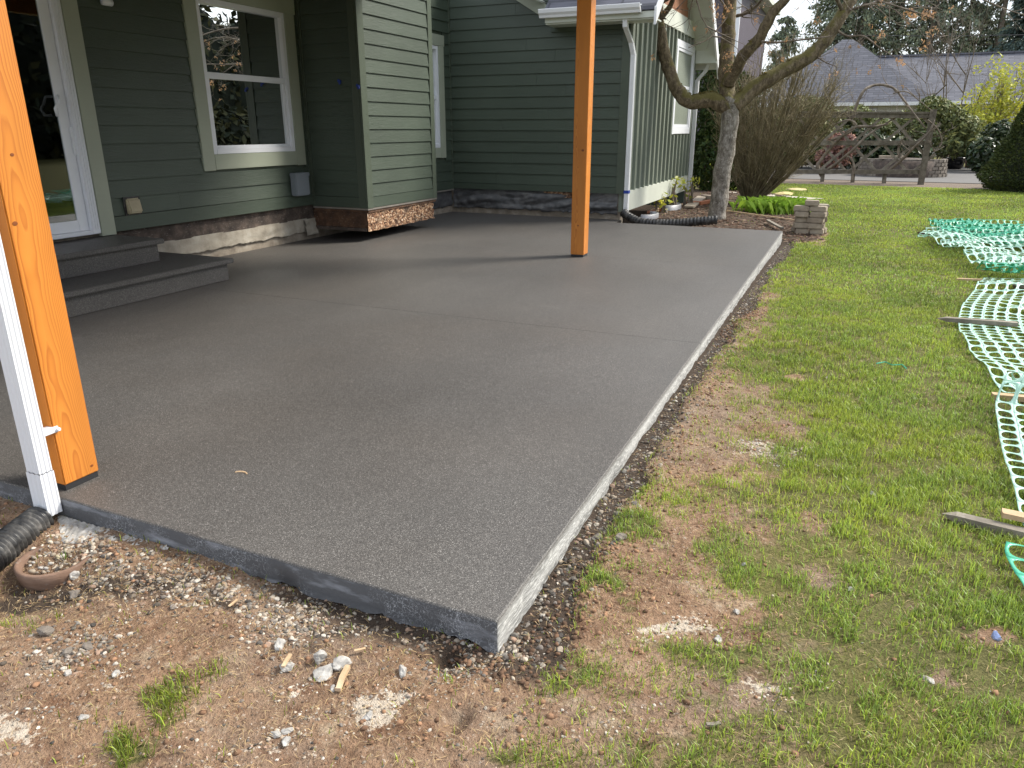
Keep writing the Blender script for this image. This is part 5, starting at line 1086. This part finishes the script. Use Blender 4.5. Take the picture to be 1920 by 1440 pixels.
# daylily clump
db = at_ground(1455, 398); t = thing("daylily_clump", db, "bright green strap leaved clump in front of the bare shrub", "plant"); rr = np.random.default_rng(3); n = 900
x = db.x+rr.normal(0, .22, n)-.04; y = db.y+rr.normal(0, .22, n); a = rr.uniform(0, 6.28, n); L = .16+.16*rr.random(n); z = gh(x, y); w_ = .012; dx, dy = np.cos(a), np.sin(a)
V = np.stack([np.stack([x-dy*w_, y+dx*w_, z], -1), np.stack([x+dy*w_, y-dx*w_, z], -1), np.stack([x+dx*L*.3+dy*w_, y+dy*L*.3-dx*w_, z+L*.75], -1), np.stack([x+dx*L*.75, y+dy*L*.75, z+L*.85], -1)], 1).reshape(-1, 3)
c = np.repeat(np.stack([np.clip(.5+.25*rr.standard_normal(n), 0, 1), rr.random(n)*.4, 0*x, 1+0*x], -1), 4, 0); link("leaves", npmesh("leaves", V-np.array(db), np.arange(n*4).reshape(n, 4), ML['lime'], c), t)
# paver stack
pv = at_ground(1516, 438); st_ = thing("paver_stack", pv, "uneven stack of tan wall blocks at the lawn edge", "blocks"); rr = random.Random(9)
for lay in range(6):
    z = pv.z+lay*.079
    for j in range(2 if lay < 5 else 1):
        for k in range(2 if lay < 4 else 1):
            mm = MB(); mm.obox((pv.x-.10+j*.205+rr.uniform(-.035, .035)+(.08 if lay == 5 else 0), pv.y+k*.17+rr.uniform(-.03, .03), z+.039), (.2+rr.uniform(-.02, .03), .15, .075), Matrix.Rotation(rr.uniform(-.22, .22), 3, 'Z')); mm.build("block", MAT['paver'], st_, bevel=.010)
for k, (px, py, sx, sy, lb_) in enumerate(((1478, 396, .45, .3, "flat pale stone slab left of the block stack"), (1528, 388, .5, .3, "flat pale stone slab on the ground behind the block stack"))):
    q = at_ground(px, py); m = MB(); m.obox(q+Vector((0, 0, .025)), (sx, sy, .06), Matrix.Rotation(.2*k, 3, 'Z')); m.build("stone_slab", MAT['found'], bevel=.01, label=lb_, cat="stone", group="pale slabs by the block stack")
chunk("flat_stone", 1470, 366, .33, simple("yellow_lichen_stone", (.46, .38, .17), .9, .3, 8, .3), "flat yellow lichen covered stone nearer the bed", "stone", 61, .18, "yellow stones under the shrub"); chunk("flat_stone", 1490, 357, .30, simple("yellow_lichen_stone", (.46, .38, .19), .9, .3, 8, .3), "flat yellow lichen covered stone farther on the lawn edge", "stone", 62, .18, "yellow stones under the shrub")
# broken boards, bricks and sticks in the bed
SC = [((1225, 397), (1274, 387), .16, .03, 'newwood', "tan cedar board scrap nearest the grey window well"), ((1232, 400), (1243, 385), .05, .025, 'newwood', "short pale lath standing over the cedar scrap"), ((1292, 392), (1316, 372), .2, .03, 'paver', "grey tan shingle tilted against the broken bricks"), ((1310, 385), (1338, 380), .1, .06, 'terracotta', "broken red brick left of the tree trunk"),
      ((1345, 378), (1382, 384), .07, .05, 'newwood', "tan board scrap passing behind the tree trunk"), ((1216, 402), (1236, 398), .08, .05, 'terracotta', "red brick piece behind the corrugated pipe"), ((1290, 385), (1306, 383), .1, .05, 'terracotta', "flat red brick under the seedling"), ((1318, 372), (1336, 374), .12, .08, 'paver', "square brown block by the trunk")]
for a, b, wd, th, mt_, lb_ in SC: stick("scrap" if 'brick' not in lb_ else "brick_piece", a, b, wd, th, MAT[mt_], lb_, "scrap", .04)
stick("pruned_stick", (1362, 398), (1497, 417), .022, .018, MAT['newwood'], "long pale pruned stick reaching from tree to block stack", "stick", .03); stick("pruned_stick", (1362, 394), (1445, 399), .016, .014, MAT['newwood'], "shorter pale stick lying above the long one", "stick", .04); stick("pruned_stick", (1418, 400), (1440, 391), .01, .01, MAT['newwood'], "thin forked twig crossing the pale sticks", "stick", .06)
stick("edge_board", (1438, 420), (1466, 436), .05, .025, MAT['oldwood'], "short grey lath poking over the far slab corner", "wood", .06)

# ------------------------------------------------------------------ trellis, vine and raised bed
YT = 24.7; tl = thing("garden_trellis", PY(1640, 343, YT), "weathered brown lattice trellis leaning at its right post", "trellis")
def rail(a, b, h, d=.06, off=0): m = MB(); m.bar(a+Vector((0, off, 0)), b+Vector((0, off, 0)), d, h); return m.build("rail", MAT['lattice'], tl)
rail(PY(1480, 215, YT), PY(1746, 216, YT), .16); rail(PY(1470, 210, YT), PY(1750, 211.5, YT), .05, .14); rail(PY(1480, 268, YT), PY(1735, 268, YT), .13); rail(PY(1470, 322, YT), PY(1728, 322, YT), .12)
m = MB(); a = PY(1726, 346, YT-.1); b = PY(1751, 205, YT-.1); m.bar(a, b, .16, .12, (0, 1, 0)); m.build("post", MAT['lattice'], tl)
for px in (1541, 1598, 1657): m = MB(); a = PY(px, 345, YT+.08); b = PY(px+3, 316, YT+.08); m.bar(a, b, .11, .09, (0, 1, 0)); m.build("post", MAT['lattice'], tl)
zt, zb = PY(1600, 215, YT).z, PY(1600, 322, YT).z; H = zt-zb; xl = PY(1478, 300, YT).x; xr = PY(1722, 320, YT).x
x = xl-H
while x < xr:
    for s, off in ((1, .045), (-1, .075)):
        a = Vector((x if s > 0 else x+H, YT+off, zb)); b = Vector((x+H if s > 0 else x, YT+off, zt))
        def clipx(a, b, x0, x1):
            if a.x > b.x: a, b = b, a
            if b.x < x0+.2 or a.x > x1-.2: return None
            t0 = max(0, (x0-a.x)/(b.x-a.x)); t1 = min(1, (x1-a.x)/(b.x-a.x)); return a.lerp(b, t0), a.lerp(b, t1)
        q = clipx(a, b, xl, xr+.35*(1 if s > 0 else .2))
        if q: m = MB(); m.bar(q[0], q[1], .022, .075, (0, 1, 0)) if False else m.bar(q[0], q[1], .075, .022, (0, 1, 0)); m.build("slat", MAT['oldwood'], tl)
    x += .82
vine = thing("climbing_vine", PY(1541, 345, YT-.15), "thick twisting bare vine wound through the lattice trellis", "vine")
for P, r0, r1 in (([(1541, 330), (1533, 312), (1540, 300), (1562, 272), (1600, 240), (1640, 237), (1665, 232)], .06, .03), ([(1545, 322), (1570, 305), (1600, 280), (1625, 255), (1660, 232), (1690, 215)], .05, .02), ([(1660, 325), (1690, 300), (1715, 275), (1740, 250), (1752, 225)], .05, .02), ([(1600, 222), (1605, 200), (1620, 170), (1645, 159), (1675, 165), (1695, 188), (1715, 215), (1735, 240)], .046, .022),
                ([(1675, 175), (1700, 172), (1725, 190), (1750, 210)], .02, .008), ([(1560, 262), (1590, 250), (1605, 235), (1590, 225), (1560, 235)], .04, .02), ([(1585, 290), (1600, 305), (1597, 340)], .03, .03), ([(1740, 225), (1760, 245), (1765, 270), (1750, 285), (1770, 275)], .02, .008), ([(1690, 262), (1683, 285), (1690, 300)], .025, .02)):
    m = MB(); C = crom([PY(px, py, YT-.12+.25*math.sin(px*.05)) for px, py in P], 6); k = len(C); m.tube(C, [r0+(r1-r0)*i/(k-1) for i in range(k)], 7); rr = random.Random(int(P[0][0]))
    for i in range(5): j = rr.randint(2, k-1); grow(m, C[j], Vector((rr.gauss(0, .5), rr.gauss(0, .3), .5)), .45, .012, 2, rr, .5, .05, (1, 3), .65, None, 4)
    m.build("stem", MAT['twig'], vine, True)
rb = PZ(1695, 330, -.16); YR = 28.0; rb = Vector((PY(1690, 333, YR).x, YR+.9, -.16)); bed = thing("raised_bed", rb, "curved raised bed of stacked brown wall blocks behind the trellis", "raised bed"); rr = random.Random(2)
for lay in range(5):
    for k in range(17):
        a = math.pi+(math.pi*(k+.5*(lay % 2)))/16; m = MB(); R_ = 1.28-.012*lay; m.obox((rb.x+R_*math.cos(a), rb.y+R_*.8*math.sin(a), rb.z+.055+lay*.112), (.235, .16, .106), Matrix.Rotation(a+math.pi/2+rr.uniform(-.05, .05), 3, 'Z')); m.build("block", MAT['stoneblk'], bed, bevel=.012)
m = MB(); m.lathe(rb, [(1.2, .0), (1.2, .50), (.6, .56), (0, .58)], 24); m.build("soil", MAT['rim'], bed, True)
m = MB(); m.box(rb.x-.75, rb.x+.05, rb.y-1.0, rb.y-.7, .42, .50); m.build("capstone", MAT['paver'], bed, bevel=.01)
# dark drive kerb logs
for a, b, lb_ in (((1500, 312), (1580, 311), "dark timber edging left behind the trellis"), ((1750, 309), (1772, 308), "short dark edging beside the potted shrub"), ((1810, 309), (1856, 310), "dark low edging under the camellia")):
    A, B = PZ(*a, -.15), PZ(*b, -.15); sc_ = 35.5/A.y; A, B = Vector((PY(*a, 35.5).x, 35.5, -.05)), Vector((PY(*b, 35.5).x, 35.5, -.05)); m = MB(); m.bar(A, B, .2, .28); m.build("edging_timber", MAT['browndark'], label=lb_, cat="edging", group="dark bed edging")
# shrubs behind
def gpt(px, Y): q = PY(px, 300, Y); return Vector((q.x, Y, -.2))
bush("rhododendron", gpt(1600, 34), [((-.1, 0, 2.0), (.6, .6, .42), 1300), ((-.95, 0, 1.75), (.6, .6, .5), 1200), ((.75, 0, 1.55), (.6, .6, .4), 1100), ((.1, 0, 1.25), (.8, .6, .5), 1200), ((-1.0, 0, .95), (.7, .6, .5), 900), ((1.3, 0, 1.0), (.5, .5, .4), 600), ((.5, 0, .6), (.8, .6, .45), 800)], .10, ML['rhodo'], "pale green rhododendron behind the left of the trellis", "shrub", 31, aspect=.32, lum=.66, stems=12)
bush("rhododendron", gpt(1745, 33), [((-.2, 0, 2.25), (.55, .6, .45), 1300), ((.35, .2, 1.9), (.6, .6, .5), 1300), ((-.95, 0, 1.75), (.55, .6, .45), 1100), ((.95, 0, 1.6), (.5, .6, .45), 1000), ((-.4, -.2, 1.35), (.7, .6, .5), 1200), ((.5, 0, 1.0), (.7, .6, .5), 1000), ((-1.1, 0, .9), (.5, .5, .5), 700), ((1.25, 0, 1.0), (.4, .5, .4), 500)], .095, ML['rhodo'], "tall rhododendron behind the leaning trellis post", "shrub", 32, aspect=.32, lum=.5, stems=14)
bush("rhododendron", gpt(1500, 33), [((0, 0, 1.9), (1.2, 1, .9), 4800), ((-1.1, 0, 1.4), (1.0, .9, .9), 3600), ((.9, 0, .9), (1.1, .9, .8), 3000), ((-.6, 0, .7), (1.4, 1, .7), 3000)], .095, ML['rhodo'], "broad rhododendron hidden behind the bare vase shaped shrub", "shrub", 41, aspect=.32, lum=.45)
bush("dark_evergreen", gpt(1650, 31.5), [((0, 0, .6), (1.7, .7, .7), 3000), ((-.8, 0, 1.0), (.9, .7, .6), 1500)], .12, ML['dark'], "low dark evergreen seen through the trellis lattice", "shrub", 33)
bush("pieris_shrub", gpt(1574, 29.5), [((0, 0, 1.0), (.55, .5, .45), 1500), ((-.2, 0, .6), (.6, .5, .4), 900)], .07, ML['red'], "pinkish red shrub behind the trellis lattice", "shrub", 34)
bush("hedge", gpt(1842, 43), [((0, 0, .95), (1.5, .8, .95), 5000), ((1.8, 0, .95), (1.3, .8, .95), 4000), ((3.6, 0, .95), (1.3, .8, .95), 3000), ((-1.0, 0, .8), (.8, .8, .85), 2000)], .10, ML['box_'], "clipped dark green hedge below the far white house wall", "hedge", 35, 'shell')
bush("camellia", gpt(1838, 32), [((0, 0, .75), (.5, .5, .5), 1500), ((0, 0, .4), (.4, .4, .35), 600)], .08, ML['dark'], "small dark camellia left of the cone shaped spruce", "shrub", 36, lum=.55)
bush("camellia", gpt(1866, 34), [((0, 0, 1.1), (.75, .6, .7), 2500), ((.2, 0, .5), (.8, .6, .5), 1500)], .09, ML['dark'], "larger dark camellia touching the cone shaped spruce", "shrub", 37)
bush("red_plant", gpt(1816, 36), [((0, 0, .55), (.14, .14, .35), 120)], .07, ML['red'], "tiny red plant between potted shrub and camellia", "plant", 38)
pt = gpt(1790, 34.5); pot = thing("plant_pot", pt, "glossy black round pot on the far drive edge", "pot"); m = MB(); m.lathe(pt, [(0, .0), (.22, .0), (.33, .12), (.36, .30), (.34, .42), (.40, .44), (.40, .48), (.34, .47), (.32, .38), (0, .38)], 24); m.build("bowl", simple("black_glaze", (.012, .012, .015), .12, .2), pot, True)
bush("potted_shrub", pt+Vector((0, 0, .4)), [((0, 0, .75), (.62, .6, .42), 900), ((0, 0, .5), (.5, .5, .3), 300)], .06, ML['potted'], "rounded yellow green shrub growing in the black pot", "shrub", 39, stems=10)
# cone-shaped spruce at the right
sb = Vector((PY(1942, 352, 23.2).x, 23.2, -.2)); sp = thing("dwarf_spruce", sb, "dense cone shaped green spruce at the right edge", "conifer"); rr = np.random.default_rng(12); n = 34000; hh = rr.random(n)**1.25; Hs = 3.1; a = rr.uniform(0, 6.283, n)
lump = .85+.34*fbm(a*3.2+hh*3, hh*9, 3); rad = 1.32*(1-hh)**.8*np.minimum(1, .75+hh*3)*lump*(.80+.2*rr.random(n)**.4); p = np.stack([sb.x+rad*np.cos(a), sb.y+rad*np.sin(a), sb.z+.08+hh*Hs], -1)
t_ = np.stack([np.cos(a), np.sin(a), .5+0*a], -1)+rr.standard_normal((n, 3))*.45; t_ /= np.linalg.norm(t_, axis=1)[:, None]; b_ = np.cross(t_, rr.standard_normal((n, 3))); b_ /= np.linalg.norm(b_, axis=1)[:, None]; s = (.022+.02*rr.random(n))[:, None]
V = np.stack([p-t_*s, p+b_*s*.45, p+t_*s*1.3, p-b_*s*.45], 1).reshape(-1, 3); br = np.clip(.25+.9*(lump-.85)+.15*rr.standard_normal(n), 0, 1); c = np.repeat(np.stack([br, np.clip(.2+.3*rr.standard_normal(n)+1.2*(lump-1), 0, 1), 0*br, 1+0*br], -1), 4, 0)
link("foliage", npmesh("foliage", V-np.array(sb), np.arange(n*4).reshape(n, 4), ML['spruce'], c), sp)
m = MB(); m.lathe(sb, [(.95, .02), (1.0, .3), (.72, 1.1), (.42, 2.0), (.05, 3.0)], 20); m.build("inner_branches", simple("spruce_inner", (.018, .024, .01), .95, .3), sp, True); m = MB(); m.tube([sb-Vector((0, 0, .1)), sb+Vector((0, 0, 2.6))], [.09, .02], 8); m.build("trunk", MAT['twig'], sp)
# yellow-green multi-stem tree and slender bare trees
def multistem(name, base, H, spread, n, label, seed, leaves=None, r0=.05, depth=3, kids=(2, 4), mat='twig'):
    t = thing(name, base, label, "tree"); rr = random.Random(seed); m = MB(); tp = []
    for i in range(n):
        a = rr.uniform(0, 6.283); grow(m, base+Vector((rr.gauss(0, .1), rr.gauss(0, .1), -.1)), Vector((math.cos(a)*spread, math.sin(a)*spread, 1)), H*.55*rr.uniform(.8, 1.1), r0, depth, rr, .22, .07, kids, .62, tp, 5)
    m.build("trunk", MAT[mat], t, True)
    if leaves: leaf_obj("leaves", leafcloud([(tuple(p), (.2, .2, .2), 14) for p, d in tp], .07, seed, aspect=.5, lum=.55), leaves, t)
    return t
multistem("budding_tree", gpt(1868, 37), 4.6, .42, 9, "yellow green budding multi stemmed tree before the far house", 8, ML['yel'], .045, 3, (3, 4))
multistem("bare_tree", gpt(1772, 41), 7.6, .25, 3, "slender bare grey tree in front of the far roof", 9, None, .055, 4, (3, 4))
multistem("bare_sapling", gpt(1600, 38), 5.2, .35, 4, "thin bare sapling before the left of the far roof", 10, None, .03, 3, (2, 4))

# ------------------------------------------------------------------ neighbouring houses
YH = 50.0; fh = thing("far_house", (3, YH+4, -.2), "far pale house with grey shingle roof beyond the garden", "house"); WH = simple("pale_house_paint", (.62, .61, .58), .7, .05, 3, .05)
e0 = PY(1500, 188, YH); ez = PY(1690, 191, YH).z; xa = PY(1470, 190, YH).x; xb = 16.0
m = MB(); m.box(xa+.4, xb-.4, YH+.6, YH+10, -.3, ez+.05); m.build("wall", WH, fh)
def plate(vs, th=.12):
    m = MB(); n = len(vs); m.add(list(vs)+[(v[0], v[1]+.02, v[2]-th) for v in vs], [tuple(range(n)), tuple(range(2*n-1, n-1, -1))]+[(i, n+i, n+(i+1) % n, (i+1) % n) for i in range(n)]); return m
rz = PY(1760, 103, YH+5).z; plate([(xa+3, YH, ez), (xb, YH, ez), (xb, YH+5, rz), (xa+3, YH+5, rz)]).build("roof", MAT['roofing'], fh); plate([(xb, YH+10, ez), (xa, YH+10, ez), (xa, YH+5, rz), (xb, YH+5, rz)]).build("roof", MAT['roofing'], fh)
ap = PY(1590, 74, YH+4.0); le, re = PY(1415, 178, YH-.6), PY(1762, 193, YH-.6)
plate([(le.x, YH-.6, ez-.05), (re.x, YH-.6, ez-.05), (ap.x+.3, YH+4, ap.z), (ap.x-.3, YH+4, ap.z)]).build("roof", MAT['roofing'], fh); plate([(le.x, YH+8.6, ez-.05), (le.x, YH-.6, ez-.05), (ap.x-.3, YH+4, ap.z), (ap.x-.3, YH+4.1, ap.z)]).build("roof", MAT['roofing'], fh); plate([(re.x, YH-.6, ez-.05), (re.x, YH+8.6, ez-.05), (ap.x+.3, YH+4.1, ap.z), (ap.x+.3, YH+4, ap.z)]).build("roof", MAT['roofing'], fh)
m = MB(); m.box(le.x+.5, re.x-.5, YH-.1, YH+.55, -.3, ez-.1); m.build("wall", WH, fh)
m = MB(); m.box(le.x, re.x, YH-.72, YH-.6, ez-.2, ez-.02); m.box(re.x+.01, xb, YH-.12, YH, ez-.16, ez+.02); m.build("gutter", MAT['wmetal'], fh)
m = MB(); m.bar((ap.x+.3, YH+5, rz+.02), (xb, YH+5, rz+.02), .3, .1); m.build("ridge_cap", MAT['roofing'], fh)
for (p0, p1) in (((1786, 198), (1842, 217)), ((1600, 205), (1640, 232))):
    a, b = PY(*p0, YH+.58), PY(*p1, YH+.58); Yw = YH+.55 if p0[0] > 1700 else YH-.14
    m = MB(); m.box(a.x, b.x, Yw-.04, Yw+.02, b.z, a.z); wn = m.build("window", MAT['white'], fh); k = (b.x-a.x-.3)/2
    for j in range(2): m = MB(); m.box(a.x+.1+j*(k+.1), a.x+.1+j*(k+.1)+k, Yw-.05, Yw-.041, b.z+.12, a.z-.08); m.build("pane", simple("dark_pane", (.01, .012, .014), .1, .1, 2, 0), wn)
# dark purple neighbour behind the wing
YN = 30.0; xr_ = PY(1380, 100, YN).x; nh = thing("purple_house", (xr_-3, YN+2, -.2), "dark purple sided neighbour house seen behind the tree", "house"); PUR = m_paint("plum_siding_paint", (.075, .062, .082))
zt = PY(1360, 10, YN).z; m = MB(); m.box(xr_-7, xr_-.01, YN+.03, YN+8, -.3, zt+.6); w_ = m.build("wall", PUR, nh); Wn = frame_of('x', YN+.03); z = .0
while z < zt+.5: m = MB(); m.hexa([Wn(xr_-5, .03, z), Wn(xr_-5, 0, z), Wn(xr_-.14, 0, z), Wn(xr_-.14, .03, z), Wn(xr_-5, .012, z+.215), Wn(xr_-5, 0, z+.215), Wn(xr_-.14, 0, z+.215), Wn(xr_-.14, .012, z+.215)]); m.build("plank", PUR, w_); z += .22
m = MB(); m.box(xr_-.135, xr_+.02, YN-.02, YN+.10, -.3, zt+.6); m.build("corner_board", MAT['white'], nh); m = MB(); m.box(xr_-7.3, xr_+.5, YN-.5, YN+8.5, zt+.62, zt+.8); m.build("eave", MAT['trimw'], nh)
plate([(xr_-7.3, YN-.5, zt+.82), (xr_+.5, YN-.5, zt+.82), (xr_-2.4, YN+4, zt+3), (xr_-4.4, YN+4, zt+3)]).build("roof", MAT['roofing'], nh)
# ------------------------------------------------------------------ tall conifers behind
def conifer(px, Y, H, Rb, n, mat, label, seed, thin=1.0, spray=.30):
    b = Vector((PY(px, 250, Y).x, Y, -.3)); t = thing("conifer", b, label, "conifer", "tall conifers behind the far house"); r = np.random.default_rng(seed); nb_ = int(H*11*thin); V, C = [], []; m = MB()
    m.tube([b, b+Vector((0, 0, H*.5)), b+Vector((0, 0, H))], [.28, .17, .03], 8); rr = random.Random(seed)
    for k in range(nb_):
        h = .06+.94*rr.random()**.8; a = rr.uniform(0, 6.283); L = Rb*(1-h)**.75*rr.uniform(.65, 1.1)+.25; q0 = b+Vector((0, 0, h*H)); d = Vector((math.cos(a), math.sin(a), 0))
        P = [q0+d*L*s_+Vector((0, 0, L*(.12*s_-.42*s_*s_))) for s_ in (0, .35, .7, 1)]; m.tube(P, [.03, .02, .013, .006], 3, caps=False); ns = max(8, int(2.2*n/nb_))
        s_ = r.random(ns)**.7; base = np.array(q0)+np.outer(s_*L, np.array(d)); base[:, 2] += L*(.12*s_-.42*s_*s_); base += r.standard_normal((ns, 3))*np.array([.16, .16, .12])*(.4+.5*L/Rb+.3)
        tdir = np.array(d)*.5+r.standard_normal((ns, 3))*.45+np.array([0, 0, -.75]); tdir /= np.linalg.norm(tdir, axis=1)[:, None]; bb_ = np.cross(tdir, r.standard_normal((ns, 3))); bb_ /= np.linalg.norm(bb_, axis=1)[:, None]; s = (spray*(.5+.8*r.random(ns)))[:, None]
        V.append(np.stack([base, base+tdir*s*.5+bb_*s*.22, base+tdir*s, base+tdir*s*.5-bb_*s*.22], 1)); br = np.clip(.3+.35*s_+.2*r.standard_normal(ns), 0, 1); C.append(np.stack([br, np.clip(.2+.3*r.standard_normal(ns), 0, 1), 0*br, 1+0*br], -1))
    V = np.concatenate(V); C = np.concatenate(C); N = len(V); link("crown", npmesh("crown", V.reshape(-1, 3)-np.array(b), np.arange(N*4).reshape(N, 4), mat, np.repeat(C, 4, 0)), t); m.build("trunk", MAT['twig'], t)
for px, Y, H, Rb, n, mt_, lb_, sd_, th_ in ((1452, 66, 9.8, 3.0, 2600, 'conif', "thin see-through conifer against the pale sky left of the far roof", 1, .6), (1545, 70, 20, 3.6, 8000, 'conif', "tall cedar behind the tree's right limb", 2, 1), (1590, 68, 24, 4.2, 12000, 'conif', "tall cedar above the far roof's peak", 3, 1), (1655, 72, 25, 4.4, 12000, 'conif', "tall cedar right of the roof's peak", 4, 1),
    (1715, 69, 24, 4.2, 12000, 'conif', "tall cedar above the middle of the far roof ridge", 5, 1), (1780, 72, 25, 4.4, 12000, 'conif', "tall cedar behind the slender bare tree", 6, 1), (1838, 70, 20, 4.0, 9000, 'conif', "tall cedar above the right end of the far roof", 7, 1), (1892, 62, 11.5, 3.4, 9000, 'blue', "darker blue green spruce at the upper right", 8, 1.2), (1945, 75, 22, 3.8, 6000, 'conif', "thin tall conifer at the top right edge", 9, .8)):
    conifer(px, Y, H, Rb, n, ML[mt_], lb_, sd_, th_)
# overhead wire
m = MB(); m.tube([PY(1500+40*i, 64+3.4*math.sin(i/12*math.pi)+(i-6)*.0, 58) for i in range(13)], .02, 4); m.build("overhead_wire", MAT['bmetal'], label="thin dark overhead wire crossing before the conifers", cat="wire")

# tree line along the right side of the yard (seen mirrored in the windows)
rr = np.random.default_rng(44); bl = []
for k in range(26):
    yy = -14+k*2.6; hgt = 6+5*rr.random(); bl.append(((24+3*rr.random()+.12*yy, yy, hgt*.5), (2.4, 2.0, hgt*.55), 1300)); bl.append(((22.5+.12*yy+rr.random(), yy+1.3, 1.2), (1.3, 1.6, 1.6), 500))
V, F, cc_ = leafcloud(bl, .33, 44, 'vol', aspect=.45, lum=.3)
core = MB()  # solid dark cores added so the windows mirror less sky
for c0, rd_, n_ in bl: core.lathe((c0[0], c0[1], c0[2]), [(.02, -rd_[2]*.9), (rd_[0]*.75, -rd_[2]*.6), (rd_[0]*.85, 0), (rd_[0]*.6, rd_[2]*.55), (.02, rd_[2]*.85)], 10)
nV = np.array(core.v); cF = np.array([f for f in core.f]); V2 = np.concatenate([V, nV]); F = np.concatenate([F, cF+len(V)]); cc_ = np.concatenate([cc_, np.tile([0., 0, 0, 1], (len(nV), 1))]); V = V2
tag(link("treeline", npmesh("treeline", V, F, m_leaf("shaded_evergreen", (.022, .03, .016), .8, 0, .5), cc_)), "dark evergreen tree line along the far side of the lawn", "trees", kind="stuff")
